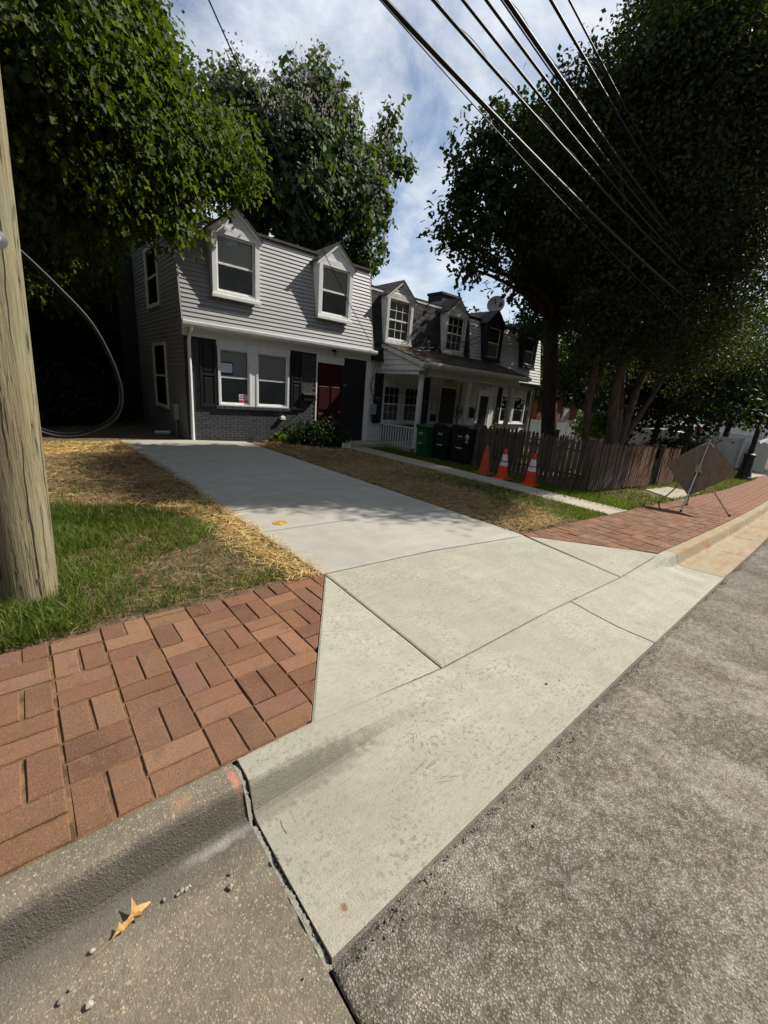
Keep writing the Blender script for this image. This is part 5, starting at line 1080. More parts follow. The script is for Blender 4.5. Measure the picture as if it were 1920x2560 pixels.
# ================================================================== street furniture and loose things
# utility pole
pole = thing('utility_pole', (-.115, 3.35, 0), 'weathered wooden utility pole standing in the grass beside the footway', 'utility pole')
def paxis(z): return (-.115+.031*z, 3.35)
mb = MB(); pts, rs_ = [], []
nz, na = 60, 36; vs_ = []
for i in range(nz):
    z = -.2+9.6*i/(nz-1)*(1 if i > 0 else 1); cx, cy = paxis(z); r0 = .172-.0052*max(z, 0)
    for k in range(na):
        a = 2*math.pi*k/na; rr = r0*(1+.010*math.sin(5*a+z*.3)+.007*math.sin(11*a-z*.7)+.004*math.sin(17*a+z*2)); vs_.append((cx+rr*math.cos(a), cy+rr*math.sin(a), z))
mb.add(vs_, [(i*na+k, i*na+(k+1) % na, (i+1)*na+(k+1) % na, (i+1)*na+k) for i in range(nz-1) for k in range(na)]+[tuple(range((nz-1)*na, nz*na))]); mb.build('pole_shaft', M['pole'], pole, smooth=True)
b = MB(); b.lathe([(.001, 0), (.045, 0), (.047, .006), (.02, .012), (.012, .016), (.001, .018)], (0, 0, 0), 20); b.v = [(.012+x, 3.193-z, 2.10+y) for x, y, z in b.v]; b.build('metal_disc', M['metal'], pole)
for ci, (a0, z0, z1) in enumerate([(-1.15, .0, 1.15), (-1.55, .75, 1.55), (-.75, .2, .75), (-1.05, 1.5, 2.5), (-.55, 1.0, 1.7), (-1.75, .1, .6), (-.35, .3, 1.2), (-1.35, 1.9, 3.2)]):
    n_ = 26; vs_ = []
    for i in range(n_):
        t_ = i/(n_-1); z = z0+(z1-z0)*t_; a = a0+.035*math.sin(t_*7+ci)+.012*math.sin(t_*31+ci*2); w = (.0016+.0022*(ci % 3 == 0))*math.sin(math.pi*min(max(t_, .02), .98))/.17; cx, cy = paxis(z); rr = (.172-.0052*z)*(1+.010*math.sin(5*a+z*.3)+.007*math.sin(11*a-z*.7)+.004*math.sin(17*a+z*2))+.0006
        vs_ += [(cx+rr*math.cos(a-w), cy+rr*math.sin(a-w), z), (cx+rr*math.cos(a+w), cy+rr*math.sin(a+w), z)]
    b = MB(); b.add(vs_, [(2*i, 2*i+1, 2*i+3, 2*i+2) for i in range(n_-1)]); b.build('crack', M['interior'], pole)
b = MB(); b.bbox(-.9, 1.1, 3.15, 3.25, 8.3, 8.42); b.build('crossarm', M['pole'], pole)
# cable coil hung on the pole
coil = thing('cable_coil', (.05, 3.5, 1.15), 'black cable looped in a hanging coil on the wooden pole', 'cable coil')
loop = [(.02, 2.20), (.12, 2.12), (.27, 1.97), (.42, 1.79), (.515, 1.57), (.555, 1.36), (.52, 1.20), (.40, 1.09), (.24, 1.045), (.09, 1.08), (-.04, 1.2), (-.1, 1.5), (-.07, 1.9), (.02, 2.20)]
def smoothp(P, n=8):
    P = [Vector(p) for p in P]; out = []
    for i in range(len(P)-1):
        p0, p1, p2, p3 = P[max(i-1, 0)], P[i], P[i+1], P[min(i+2, len(P)-1)]
        for k in range(n):
            t = k/n; out.append(.5*((2*p1)+(p2-p0)*t+(2*p0-5*p1+4*p2-p3)*t*t+(3*p1-p0-3*p2+p3)*t**3))
    return out+[P[-1]]
for k, (s, r, dy, dz) in enumerate([(1, .011, 0, 0), (.975, .005, .03, .006), (.985, .0045, .04, -.006)]):
    b = MB(); b.tube(smoothp([((x-.2)*s+.2, 3.50+dy+.02*math.sin(i), (z-1.6)*s+1.6+dz) for i, (x, z) in enumerate(loop)]), r, 8); b.build('cable_loop', M['cable'], coil, smooth=True)
# overhead cables
def wire(label, ps, Y, r, xend=34, x0=-14, m='cable', lash=False):
    k = Y/2.8; A = np.array([[1, p[0]*k, (p[0]*k)**2] for p in ps]); z = np.array([CAMH+(p[1]-CAMH)*k for p in ps])
    x1, z1, x2, z2 = ps[0][0]*k, z[0], ps[-1][0]*k, z[-1]; s = (z2-z1)/(x2-x1); c = .0045
    f = lambda x: z1+s*(x-x1)+c*(x-x1)*(x-x2)
    xs = np.linspace(x0, xend, 70); b = MB(); b.tube([(x, Y+.0*x, f(x)) for x in xs], r*.74, 8)
    if lash:
        b.tube([(x, Y+.012*math.cos(x*9), f(x)+r+.004+.01*math.sin(x*9)) for x in np.linspace(x0, xend, 400)], .004, 4)
    return tag(b.build('overhead_cable', M[m], None, (0, Y, 5), smooth=True), label, 'cable', 'overhead cables along the street')
wire('thickest smooth black cable hanging lowest of the overhead bundle', [(2.11, 3.94), (6.31, 3.61)], 3.50, .030)
wire('thin wire sagging just under the lowest thick cable', [(2.03, 3.93), (5.4, 3.50)], 3.46, .007)
wire('lashed cable pair second from the bottom of the overhead bundle', [(2.55, 4.16), (5.8, 3.93)], 3.50, .020, lash=True)
wire('smooth cable third from the bottom of the overhead bundle', [(2.84, 4.31), (6.6, 4.02)], 3.52, .019)
wire('smooth cable fourth from the bottom of the overhead bundle', [(3.09, 4.44), (7.17, 4.11)], 3.52, .020)
wire('thick lashed cable in the middle of the overhead bundle', [(3.33, 4.56), (6.7, 4.25)], 3.55, .030, lash=True)
wire('thin wire beside the thick lashed middle cable', [(3.25, 4.53), (6.5, 4.20)], 3.58, .010)
wire('cable second from the top of the overhead bundle', [(3.91, 4.86), (7.3, 4.48)], 3.60, .022)
wire('topmost thin cable of the overhead bundle', [(4.18, 5.0), (7.43, 4.56)], 3.62, .015)
a_, h_ = np.array([.05, 3.35, 5.3]), np.array([8.62, 10.80, 2.78]); b = MB()
b.tube([a_+(h_-a_)*t-np.array([0, 0, .9*t*(1-t)]) for t in np.linspace(0, 1, 40)], .007, 6)
tag(b.build('service_drop', M['cable'], None, (.05, 3.35, 5.3)), 'thin service wire running from the pole to the grey house corner', 'wire')
b = MB(); P_ = smoothp([(8.62, 10.80, 2.78), (8.9, 10.7, 2.92), (9.8, 10.60, 2.98), (11.5, 10.55, 3.2), (13.2, 10.5, 3.75), (14.6, 10.4, 4.25), (17.5, 9.4, 5.3)], 6); b.tube(P_, .011, 5)
tag(b.build('service_wire', M['cable'], None, (9, 10.7, 2.9)), 'black wire slung low across the dormers of the porch house', 'wire')
b = MB(); b.tube(smoothp([(8.66, 10.82, 2.80), (9.4, 10.62, 2.86), (11.2, 10.58, 3.05), (12.9, 10.52, 3.45), (13.7, 10.5, 3.80), (13.9, 10.5, 4.25), (13.6, 10.5, 4.3), (13.55, 10.5, 3.85), (13.95, 10.5, 3.75), (14.1, 10.5, 4.1), (13.75, 10.5, 4.35)], 6), .009, 5)
tag(b.build('service_wire', M['cable'], None, (9, 10.7, 2.8)), 'black wire ending in a loose coil between porch house and white house', 'wire')
for k, (dx, lab) in enumerate([(0, 'black wire hanging down the porch corner to the utility box'), (.06, 'second slack wire hanging down beside the porch corner')]):
    b = MB(); b.tube(smoothp([(8.68+dx, 10.82, 2.76), (8.74+dx, 10.8, 2.5), (8.70+dx*2, 10.86, 2.1), (8.72-dx, 10.95, 1.7), (8.86+dx, 11.0, 1.3), (8.88, 10.98, 1.1)], 6), .008, 5); tag(b.build('hanging_wire', M['cable'], None, (8.7, 10.9, 2)), lab, 'wire')
# traffic cones
def cone(x, y, label, banded, mat, tilt=(0, 0)):
    z0 = zgf(x)+.0; t = thing('traffic_cone', (x, y, z0), label, 'traffic cone', 'traffic cones by the fence')
    b = MB(); b.bbox(x-.18, x+.18, y-.18, y+.18, z0, z0+.03, .012); b.build('base', M[mat], t)
    R = lambda h: .135-.105*(h/.68)
    def ring(z1, z2, e, name, m):
        b = MB(); b.lathe([(R(z1)+e, z1+.03), (R(z2)+e, z2+.03), (R(z2)+e-.006, z2+.03), (R(z1)+e-.006, z1+.03)] if name != 'body' else [(R(0)+.012, .03), (R(0), .05), (R(.66), .69), (R(.66)-.006, .70), (R(.66)-.012, .68)], (x, y, z0), 24); b.build(name, m, t, smooth=False)
    ring(0, 0, 0, 'body', M[mat])
    if banded:
        ring(.41, .55, .002, 'band', M['reflect']); ring(.29, .38, .002, 'band', M['reflect'])
    t.rotation_euler = (tilt[0], tilt[1], 0); return t
cone(8.56, 6.07, 'faded orange traffic cone without white bands against the fence', False, 'cone_old')
cone(8.40, 5.44, 'orange traffic cone with two white bands beside the faded cone', True, 'cone')
cone(8.46, 4.75, 'orange traffic cone with two white bands farther along the picket fence', True, 'cone')
# wheeled bins in front of the porch
def bin_(cx, cy, w, d, h, mat, label, mark):
    z0 = zgf(cx); t = thing('wheeled_bin', (cx, cy, z0), label, 'bin', 'wheeled bins by the porch')
    b = MB(); x0, x1, y0, y1 = cx-d/2, cx+d/2, cy-w/2, cy+w/2; k = .85
    b.hexa([(cx-d/2*k, cy-w/2*k, z0+.05), (cx+d/2*.8, cy-w/2*k, z0+.05), (cx+d/2*.8, cy+w/2*k, z0+.05), (cx-d/2*k, cy+w/2*k, z0+.05), (x0, y0, z0+h*.9), (x1, y0, z0+h*.9), (x1, y1, z0+h*.9), (x0, y1, z0+h*.9)])
    b.bbox(x0-.02, x1+.02, y0-.02, y1+.02, z0+h*.88, z0+h*.92, .008)
    b.bbox(x0-.018, x0+.02, cy-w*.22, cy+w*.22, z0+h*.36, z0+h*.66, .01); b.build('body', M[mat], t)
    l = MB(); l.prism([(cy-w/2-.03, z0+h*.925), (cy+w/2+.03, z0+h*.925), (cy+w/2+.02, z0+h*.95), (cy+w*.3, z0+h), (cy-w*.3, z0+h), (cy-w/2-.02, z0+h*.95)], 'x', x0-.04, x1+.03); l.build('lid', M[mat], t)
    for s in (-1, 1):
        wv = MB(); wv.lathe([(.09, -.025), (.10, -.02), (.10, .02), (.09, .025)], (0, 0, 0), 16); wv.v = [(cx+d*.42+x, cy+s*w*.40+z, z0+.10+y) for x, y, z in wv.v]; wv.build('wheel', M['black_bin'], t)
    hb = MB(); hb.tube([(x1+.05, y0+.04, z0+h*.93), (x1+.05, y1-.04, z0+h*.93)], .015, 8); hb.build('handle', M[mat], t)
    lettering('address_number', mark, .075, (x0-.021, cy, z0+h*.73), M['paper'], t, (math.pi/2, 0, -math.pi/2)); q = MB(); q.box(x0-.0205, x0-.0185, cy-w*.16, cy+w*.16, z0+h*.44, z0+h*.455); q.build('white_strip', M['paper'], t); return t
bin_(8.95, 8.50, .40, .48, .97, 'green_bin', 'narrow green wheeled bin beside the porch column', '8128')
bin_(9.28, 7.97, .58, .66, 1.05, 'black_bin', 'black wheeled bin standing next to the green bin', '8128')
bt = bin_(9.30, 7.27, .64, .68, 1.08, 'black_bin', 'black wheeled bin at the end of the picket fence', '8128')
b = MB(); 
for k in range(7): a = math.pi*k/6; b.box(8.935, 8.938, 7.02+.045*math.cos(a)-.01, 7.02+.045*math.cos(a)+.01, .52+.05*math.sin(a), .56+.06*math.sin(a))
b.box(8.935, 8.938, 7.005, 7.035, .44, .60); b.box(8.935, 8.938, 6.97, 7.07, .40, .415); b.build('emblem', M['paper'], bt)
# picket fence
fn = thing('picket_fence', (9.25, 3.85, zgf(9.25)), 'weathered wooden picket fence running round the shaded yard corner', 'fence')
pk = MB(); pk.prism([(-.044, 0), (.044, 0), (.044, 1.0), (0, 1.07), (-.044, 1.0)], 'y', -.009, .009); pme = {}
for m in ('fence', 'fence_red'): q = pk.mesh('picket'); q.materials.append(M[m]); pme[m] = q
def run(p0, p1, n, parent, red=lambda t: False):
    p0 = Vector((*p0, 0)); p1 = Vector((*p1, 0)); d = p1-p0; ang = math.atan2(d.y, d.x); wb = wpos(parent); nr = Vector((-d.y, d.x, 0)).normalized()
    for k in range(n):
        t = (k+.5)/n; p = p0+d*t; o = bpy.data.objects.new('picket', pme['fence_red' if red(t) else 'fence']); COL.objects.link(o); o.parent = parent
        o.location = Vector((p.x, p.y, zgf(p.x)+.04+random.uniform(-.02, .02)))-wb; o.rotation_euler = (random.uniform(-.02, .02), random.uniform(-.02, .02), ang+random.uniform(-.04, .04)); o.scale.x = random.uniform(.9, 1.12)
    for z in (.28, .82):
        b = MB(); a, c = p0+nr*.03, p1+nr*.03; b.tube([(a.x, a.y, zgf(a.x)+z+.05), (c.x, c.y, zgf(c.x)+z+.05)], .035, 4); b.build('rail', M['fence'], parent)
def fpost(x, y, parent, h=1.12, m='fence'):
    z = zgf(x); b = MB(); b.bbox(x-.05, x+.05, y-.05, y+.05, z-.1, z+h, .006); b.bbox(x-.065, x+.065, y-.065, y+.065, z+h, z+h+.03, .008); b.build('post', M[m], parent)
run((9.22, 6.95), (9.27, 3.92), 25, fn); run((9.32, 3.86), (12.66, 3.72), 29, fn, lambda t: t > .55)  # redder, lighter wood stands for sun on the front run's far half
for p in ((9.27, 6.98), (9.31, 3.93), (12.74, 3.76)): fpost(*p, fn)
fn2 = thing('picket_fence', (13.6, 3.72, zgf(13.6)), 'short reddish picket fence panel past the gate gap', 'fence')
run((13.5, 3.70), (14.9, 3.72), 12, fn2, lambda t: True); fpost(13.42, 3.76, fn2); fpost(14.95, 3.78, fn2)
fn3 = thing('picket_fence', (15, 6.2, zgf(15)), 'dark rear picket fence dividing the two front yards', 'fence')
run((11.6, 8.9), (11.9, 6.2), 20, fn3); run((11.95, 6.1), (15.5, 6.0), 26, fn3); fpost(11.9, 6.1, fn3, 1.2)
# temporary road-work sign seen from behind
sg = thing('road_work_sign', (10.0, 2.11, zgf(10)), 'bare aluminium back of a diamond road work sign on a tripod', 'road sign')
cen = Vector((10.03, 2.11, .584)); th = math.radians(22); up = Vector((math.sin(th), 0, math.cos(th))); HD = .60
rt = Vector((0, -1, 0)); nb_ = Vector((-math.cos(th), 0, math.sin(th)))
for s in (1, -1):
    w = (rt*s+nb_*(-.07)).normalized()
    corners = [up*HD*.93, (up*.93+w*.07)*HD, (up*.04+w*.96)*HD, (up*-.04+w*.96)*HD, (up*-.93+w*.07)*HD, up*-HD*.93]
    b = MB(); n = len(corners); vs_ = [cen+c+nb_*.0015 for c in corners]+[cen+c-nb_*.0015 for c in corners]
    b.add(vs_, [tuple(range(n)) if s < 0 else tuple(range(n))[::-1], tuple(range(n, 2*n))[::-1] if s < 0 else tuple(range(n, 2*n))]+[(i, (i+1) % n, n+(i+1) % n, n+i) for i in range(n)]); b.build('sign_panel', M['alu'], sg)
b = MB(); b.tube([cen+up*HD*.95+nb_*.018, cen-up*HD*.9+nb_*.018], .009, 6); b.build('rib', M['metal'], sg)
hub = cen+nb_*.05+Vector((0, 0, -.04)); b = MB(); b.bbox(hub.x-.05, hub.x+.03, hub.y-.05, hub.y+.05, hub.z-.07, hub.z+.08, .01); b.tube([hub, hub+Vector((-.05, 0, .1))], .015, 6); b.build('bracket', M['metal'], sg)
for (x, y) in ((9.58, 2.11), (10.16, 2.66), (10.42, 1.50), (10.75, 2.3)):
    b = MB(); b.tube([hub+Vector((0, (y-2.11)*.06, -.02)), (x, y, zgf(x)+.006)], .015, 6); lg = b.build('leg', M['metal'], sg)
    f = MB(); f.tube([(x, y, zgf(x)+.002), (x, y, zgf(x)+.035)], .025, 8); f.build('rubber_foot', M['black'], lg)
for s, q in ((1, .90), (-1, .90)):
    c = cen+up*HD*.80+nb_*.006+rt*s*.05; b = MB(); b.tube([c+up*.04-rt*s*.04, c-up*.04+rt*s*.05], .008, 5); b.build('corner_clip', M['metal'], sg)
# lamp post
lp = thing('lamp_post', (22.9, 3.25, zgf(22.9)), 'black cast iron street lamp post on a flared base', 'lamp post')
b = MB(); z0 = zgf(22.9); b.lathe([(.30, 0), (.30, .10), (.25, .16), (.23, .28), (.19, .45), (.185, .95), (.21, .98), (.21, 1.05), (.15, 1.10)], (22.9, 3.25, z0), 18); b.build('base', M['dark_metal'], lp)
b = MB(); b.tube([(22.9, 3.25, z0+1.05), (22.9, 3.25, z0+3.9)], [.095, .075], 14); b.build('shaft', M['dark_metal'], lp)
b = MB(); b.lathe([(.08, 3.9), (.13, 3.95), (.10, 4.0), (.20, 4.08), (.22, 4.5), (.17, 4.62), (.05, 4.75), (.01, 4.85)], (22.9, 3.25, z0), 14); b.build('lantern', M['dark_metal'], lp)

# ================================================================== beyond the yard
wf = thing('vinyl_fence', (31.5, 8, zgf(31.5)), 'tall white vinyl panel fence closing the yard beyond the lamp post', 'fence')
def vpanel(p0, p1, parent, h=1.75):
    (xa, ya), (xb, yb) = p0, p1; z = zgf((xa+xb)/2); n = max(1, int(round(math.hypot(xb-xa, yb-ya)/2.0)))
    for k in range(n):
        a = (xa+(xb-xa)*k/n, ya+(yb-ya)*k/n); c = (xa+(xb-xa)*(k+1)/n, ya+(yb-ya)*(k+1)/n)
        d = Vector((c[0]-a[0], c[1]-a[1])); u = d.normalized(); v = Vector((-u.y, u.x))
        def hx(s0, s1, w, z0, z1): 
            P = [Vector(a)+u*s0-v*w, Vector(a)+u*s1-v*w, Vector(a)+u*s1+v*w, Vector(a)+u*s0+v*w]; return [(p.x, p.y, z0) for p in P]+[(p.x, p.y, z1) for p in P]
        b = MB(); b.hexa(hx(.07, d.length-.07, .02, z+.1, z+h-.02)); pn = b.build('panel', M['vinyl_white'], parent)
        for z0, z1 in ((z+.05, z+.2), (z+h-.16, z+h)): b = MB(); b.hexa(hx(.07, d.length-.07, .045, z0, z1)); b.build('rail', M['vinyl_white'], pn)
        b = MB(); b.hexa(hx(-.065, .065, .065, z-.1, z+h+.04)); po = b.build('post', M['vinyl_white'], parent); b = MB(); b.hexa(hx(-.08, .08, .08, z+h+.04, z+h+.09)); b.build('cap', M['vinyl_white'], po)
vpanel((31.5, 17.0), (31.5, 4.9), wf); vpanel((31.4, 4.9), (33.2, 4.9), wf)
wf2 = thing('vinyl_fence', (31.3, 4, zgf(31)), 'short white vinyl fence return beside the lamp post', 'fence')
vpanel((36, 4.35), (31.3, 4.3), wf2, 1.6); vpanel((31.3, 4.28), (31.3, 3.6), wf2, 1.6)
wf3 = thing('vinyl_fence', (24, 12, zgf(24)), 'low white vinyl fence seen between the tree trunks', 'fence')
vpanel((23.5, 14.0), (23.5, 9.2), wf3, 1.5)
# house with lattice porch
XH = 37.0; zh = -1.36
H4 = thing('house', (XH, 13, zh), 'brick house with pale siding bay and white lattice porch screen beyond the fence', 'house')
c1 = onX(((1300+1070*620/1659)/D, (900+440*620/1659)/D), XH); c0 = onX(((1300+700*620/1659)/D, (900+440*620/1659)/D), XH)
ya, yb = c1[1], c0[1]; zc = c1[2]
b = MB(); b.box(XH+.6, XH+8, ya+.3, yb+5, zh-.2, zc); b.build('wall', M['red_brick'], H4)
n = 12
for k in range(n):
    z0 = zc+k*.24; b = MB(); b.hexa([(XH-.02, ya, z0), (XH+8, ya, z0), (XH+8, yb+5, z0), (XH-.02, yb+5, z0), (XH+.02, ya+.03, z0+.24), (XH+8, ya+.03, z0+.24), (XH+8, yb+5, z0+.24), (XH+.02, yb+5, z0+.24)]); b.build('siding_board', M['siding_w'], H4)
b = MB(); b.prism([(ya-.4, zc+n*.24), (yb+5.4, zc+n*.24), ((ya+yb+5)/2, zc+n*.24+2.2)], 'x', XH-.4, XH+8.4); b.build('roof', M['shingle'], H4)
b = MB(); b.bbox(XH-.12, XH-.03, ya-.02, yb+5, zc-.12, zc-.005); b.tube([(XH-.08, ya, zc-.06), (XH+.1, ya-.15, zc-.3), (XH+.5, ya-.1, zc-.5)], .06, 6); b.build('gutter', M['white'], H4)
l0 = onX(((1300+1022*620/1659)/D, (900+455*620/1659)/D), XH); l1 = onX(((1300+905*620/1659)/D, (900+455*620/1659)/D), XH); l2 = onX(((1300+990*620/1659)/D, (900+580*620/1659)/D), XH)
y0, y1, z0, z1 = l0[1], l1[1], l2[2]-.4, zc-.14
b = MB()
for xx, sgn in ((XH+.02, 1), (XH+.045, -1)):
    k = -(z1-z0)
    while k < (y1-y0)+(z1-z0):
        # strip through (y0+k, z0) at 45 degrees, clipped to the frame
        a = (y0+k, z0); q = (y0+k+sgn*(z1-z0), z1)
        t0, t1 = 0.0, 1.0; dy = q[0]-a[0]
        for lim, s in ((y0, 1), (y1, -1)):
            da = s*(a[0]-lim); db = s*(q[0]-lim)
            if da < 0 and db < 0: t0 = 2
            elif da < 0: t0 = max(t0, da/(da-db))
            elif db < 0: t1 = min(t1, da/(da-db))
        if t0 < t1-.02:
            p, r = (a[0]+dy*t0, z0+(z1-z0)*t0), (a[0]+dy*t1, z0+(z1-z0)*t1); w = .028
            b.add([(xx, p[0]-w, p[1]), (xx, p[0]+w, p[1]), (xx, r[0]+w, r[1]), (xx, r[0]-w, r[1]), (xx+.012, p[0]-w, p[1]), (xx+.012, p[0]+w, p[1]), (xx+.012, r[0]+w, r[1]), (xx+.012, r[0]-w, r[1])], [(0, 3, 2, 1), (4, 5, 6, 7), (0, 1, 5, 4), (1, 2, 6, 5), (2, 3, 7, 6), (3, 0, 4, 7)])
        k += .20
tag(b.build('lattice', M['white'], H4), kind='stuff')
b = MB(); b.bbox(XH, XH+.07, y0-.06, y0, z0, z1); b.bbox(XH, XH+.07, y1, y1+.06, z0, z1); b.bbox(XH, XH+.07, y0, y1, z1-.06, z1-.001); b.build('lattice_frame', M['white'], H4)
d0 = onX(((1300+832*620/1659)/D, (900+475*620/1659)/D), XH+.6); d1 = onX(((1300+768*620/1659)/D, (900+475*620/1659)/D), XH+.6)
for (a, c) in ((d0[1], (d0[1]+d1[1])/2-.03), ((d0[1]+d1[1])/2+.03, d1[1])):
    b = MB(); zt = d0[2]; b.bbox(XH+.52, XH+.6, a, a+.09, zh, zt); b.bbox(XH+.52, XH+.6, c-.09, c, zh, zt); b.bbox(XH+.52, XH+.6, a+.09, c-.09, zt-.1, zt); b.bbox(XH+.52, XH+.6, a+.09, c-.09, zh+.9, zh+1.0); d = b.build('door', M['white'], H4); b = MB(); b.box(XH+.55, XH+.58, a+.09, c-.09, zh+.1, zt-.1); b.build('pane', M['screen'], d)
# two more far houses
H5 = thing('house', (52, 12, -1.4), 'distant pale sided house with a grey porch awning', 'house')
e0 = onX(((1300+1430*620/1659)/D, (900+500*620/1659)/D), 52); e1 = onX(((1300+1270*620/1659)/D, (900+430*620/1659)/D), 52)
b = MB(); b.box(52, 60, e0[1]-2.5, e1[1]+1, -1.6, e0[2]+.1); b.build('wall', M['siding_w'], H5)
for k in range(14): b = MB(); z0 = e0[2]+.1+k*.22; b.hexa([(51.96, e0[1]-2.5, z0), (60, e0[1]-2.5, z0), (60, e1[1]+1, z0), (51.96, e1[1]+1, z0), (52, e0[1]-2.5, z0+.22), (60, e0[1]-2.5, z0+.22), (60, e1[1]+1, z0+.22), (52, e1[1]+1, z0+.22)]); b.build('siding_board', M['siding_w'], H5)
ym = (e0[1]+e1[1])/2-.6; zt = e0[2]+.1+14*.22; b = MB(); b.prism([(e0[1]-3, zt), (e1[1]+1.5, zt), (ym, zt+2.4)], 'x', 51.6, 60.4); b.build('roof', M['shingle'], H5)
b = MB(); b.hexa([(49.5, e0[1]-2.6, e0[2]-.7), (52, e0[1]-2.6, e0[2]-.05), (52, e1[1]+.6, e0[2]-.05), (49.5, e1[1]+.6, e0[2]-.7), (49.5, e0[1]-2.6, e0[2]-.62), (52, e0[1]-2.6, e0[2]+.03), (52, e1[1]+.6, e0[2]+.03), (49.5, e1[1]+.6, e0[2]-.62)]); b.build('awning', M['grey_plastic'], H5)
for q in (0, .5, 1): yy_ = e0[1]-2.4+(e1[1]-e0[1]+2.8)*q; b = MB(); b.tube([(49.6, yy_, -1.5), (49.6, yy_, e0[2]-.68)], .05, 6); b.build('awning_post', M['dark_metal'], H5)
b = MB(); b.bbox(51.9, 51.955, ym-.6, ym+.6, e0[2]+1.0, e0[2]+2.3); wdw = b.build('window', M['white'], H5); b = MB(); b.box(51.87, 51.895, ym-.5, ym+.5, e0[2]+1.1, e0[2]+2.2); b.build('pane', M['screen'], wdw)
H6 = thing('house', (30, 17, -1.1), 'distant red brick house glimpsed between the tree trunks', 'house')
b = MB(); b.box(28, 36, 16.2, 22, -1.3, 2.2); b.build('wall', M['red_brick'], H6)
b = MB(); b.bbox(27.9, 36.1, 16.1, 22.1, 2.2, 2.4); b.build('eave_board', M['white'], H6)
b = MB(); b.prism([(15.8, 2.4), (22.4, 2.4), (19.1, 4.6)], 'x', 27.6, 36.4); b.build('roof', M['shingle'], H6)
for x in (29.4, 31.8, 34.2):
    b = MB(); b.bbox(x, x+1.0, 16.12, 16.19, .1, 1.5); w_ = b.build('window', M['white'], H6); b = MB(); b.box(x+.08, x+.92, 16.09, 16.118, .18, 1.42); b.build('pane', M['screen'], w_)
# parked car beyond the fence
M['car'] = pm('white_car_paint', (.72, .73, .74), (.76, .77, .78), 3, .25, spec=.5)
cr = thing('parked_car', (33.6, 9.2, zgf(33.6)), 'white car parked behind the vinyl fence with only its roof showing', 'car'); z0 = zgf(33.6)
b = MB(); prof = [(7.0, .35), (6.95, .75), (7.2, .95), (8.0, 1.05), (8.75, 1.62), (9.1, 1.72), (10.3, 1.72), (10.7, 1.64), (11.3, 1.10), (11.55, .95), (11.6, .45), (11.4, .3), (7.2, .3)]
b.prism([(y, z0+z+.15) for y, z in prof], 'x', 33.0, 34.75); b.build('body', M['car'], cr)
b = MB(); b.prism([(y, z0+z+.15) for y, z in [(8.2, 1.08), (8.82, 1.56), (10.28, 1.60), (11.0, 1.12)]], 'x', 32.985, 34.765); b.build('side_glass', M['black'], cr)
for y in (7.9, 10.7):
    for x in (33.05, 34.7): b = MB(); b.lathe([(.22, -.1), (.33, -.1), (.34, 0), (.33, .1), (.22, .1)], (0, 0, 0), 20); b.v = [(x+zz, y+xx, z0+.34+yy) for xx, yy, zz in b.v]; b.build('wheel', M['black_bin'], cr)
# small garden edging by the step
ed = thing('garden_edging', (7.3, 10.2, -.17), 'tiny white picket edging in front of the dark shrub', 'garden edging')
for k in range(4):
    x = 7.08+k*.085; b = MB(); b.prism([(x, -.19), (x+.065, -.19), (x+.065, -.03), (x+.0325, .01), (x, -.03)], 'y', 10.08, 10.095); b.build('picket', M['white'], ed)

# ================================================================== litter on the ground
def oakleaf():
    cpx = grd((290, 1985), -.13); c = np.array([.175, .99, -.128])
    g = grd((285, 1990), -.137); g2 = grd((322, 1945), -.137); g3 = grd((205, 2060), -.137)
    a = math.atan2(g2[1]-g3[1], g2[0]-g3[0]); L_ = .12
    half = [(0, .004), (.12, .03), (.20, .05), (.28, .13), (.31, .05), (.42, .035), (.54, .07), (.70, .30), (.66, .10), (.78, .07), (1.0, .02)]
    up_ = [(u, w) for u, w in half]; mid = [(u, 0) for u, w in half]; lo_ = [(u, -w*.9) for u, w in half]
    n = len(half); vs = []
    for row, sgn in ((up_, 1), (mid, 0), (lo_, -1)):
        for u, w in row:
            x, y = u*L_, w*L_*1.15*(1 if sgn >= 0 else .75); z = .006+.16*w*w*abs(sgn)+.016*math.sin(u*3.1)*(.6+.4*sgn)+.003*math.sin(u*11)
            vs.append((g[0]+math.cos(a)*(x-L_/2)-math.sin(a)*y, g[1]+math.sin(a)*(x-L_/2)+math.cos(a)*y, g[2]+z))
    b = MB(); b.add(vs, [(i, i+1, n+i+1, n+i) for i in range(n-1)]+[(n+i, n+i+1, 2*n+i+1, 2*n+i) for i in range(n-1)])
    t = thing('fallen_leaf', tuple(g), 'curled tan oak leaf lying in the gutter below the kerb', 'leaf'); b.build('blade', M['dry_leaf'], t)
    st = MB(); p = np.array(vs[n]); st.tube([p, p+np.array([-math.cos(a)*.05, -math.sin(a)*.05, .004]), p+np.array([-math.cos(a)*.09, -math.sin(a)*.085, -.006])], .0016, 5); st.build('stalk', M['twig'], t)
oakleaf()
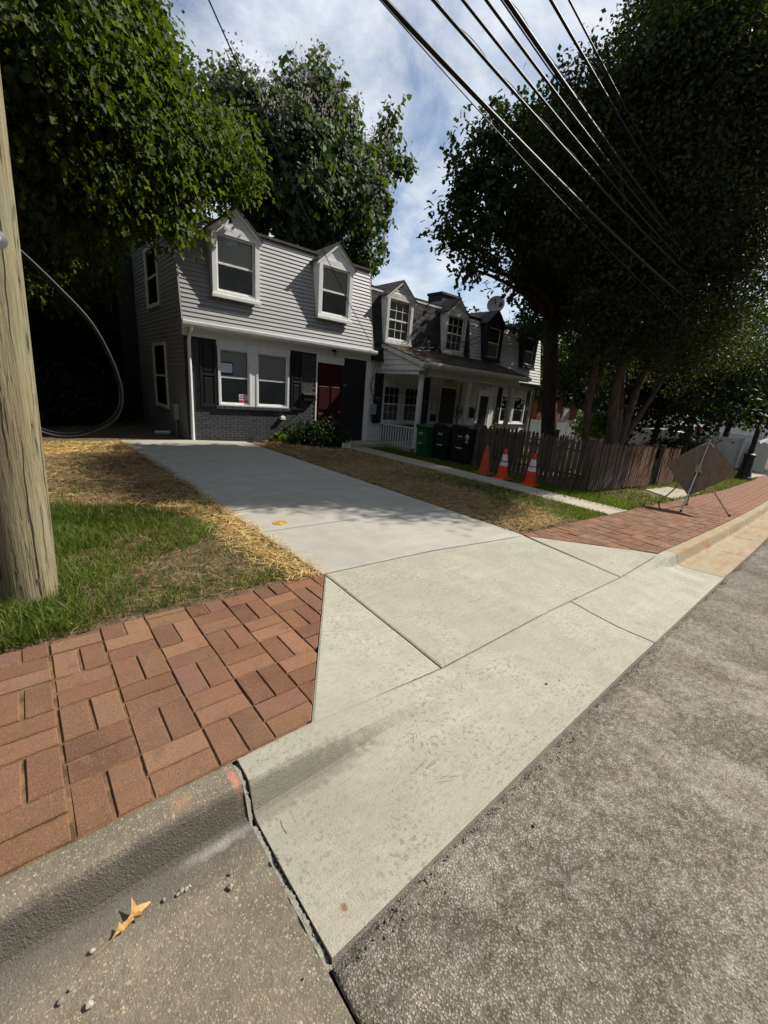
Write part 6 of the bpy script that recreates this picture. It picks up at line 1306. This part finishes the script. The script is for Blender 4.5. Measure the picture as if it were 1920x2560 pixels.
stones = [(497, 1888, .008), (497, 1917, .013), (392, 1925, .010), (402, 1922, .008), (410, 1915, .006), (385, 1932, .008), (355, 1945, .007), (200, 2055, .009), (193, 2172, .012), (132, 2165, .010), (155, 2135, .007), (600, 1852, .009), (668, 2100, .005), (1155, 1780, .008), (1180, 1478, .009), (1208, 1471, .005)]
for i, (px, py, r) in enumerate(stones):
    g = grd((px, py), -.135 if px < 560 else -.115); bm = bmesh.new(); r *= .78; bmesh.ops.create_icosphere(bm, subdivisions=2, radius=r)
    for v in bm.verts: v.co = Vector((v.co.x*1.3, v.co.y, v.co.z*.7))*(1+.16*math.sin(v.co.x*400+i)+.1*math.sin(v.co.y*500+i*2))
    me = bpy.data.meshes.new('pebble'); bm.to_mesh(me); bm.free(); o = link('pebble', me, M['stone'] if px < 1000 else M['tar']); o.location = (g[0], g[1], g[2]+r*.45); o.rotation_euler = (0, 0, i*1.3)
    tag(o, 'pale pebble lying in the old gutter by the kerb' if px < 640 else 'small dark crumb lying on the road or apron', 'pebble' if px < 640 else 'crumb', 'pebbles in the gutter' if px < 640 else 'crumbs on the apron and road')
P = []
for (px, py) in [(925, 1640), (930, 1650), (955, 1680), (900, 1597), (1165, 1700), (1125, 1965), (1128, 1985), (935, 1885), (860, 1970), (640, 1780)]: P.append(grd((px, py), -.105))
for i, g in enumerate(P):
    a = rng.uniform(0, 6.28); L_ = rng.uniform(.03, .07); d = np.array([math.cos(a), math.sin(a), 0])*L_; b = MB(); b.tube([g+np.array([0, 0, .004]), g+d*.5+np.array([0, 0, .008]), g+d+np.array([0, 0, .003])], .0012, 5)
    tag(b.build('dry_stem', M['twig'] if i % 2 else M['straw_brown'], None, tuple(g)), 'thin dry grass stem lying on the apron or the road', 'stem', 'dry stems on the concrete and road')
x, y = scatter(900, .2, 4.6, 2.2, 4.4, lambda x, y: np.exp(-np.abs(x-LX(y)-.1)/.16)*(y > 1.4+.5*(x-.8)))
strands('stray_straw', 'stray straws blown onto the concrete and pavers', np.stack([x, y, zg(x)+.011], 1), rng.uniform(.02, .09, len(x)), rng.uniform(.0008, .0016, len(x)), M['straw'], .04)
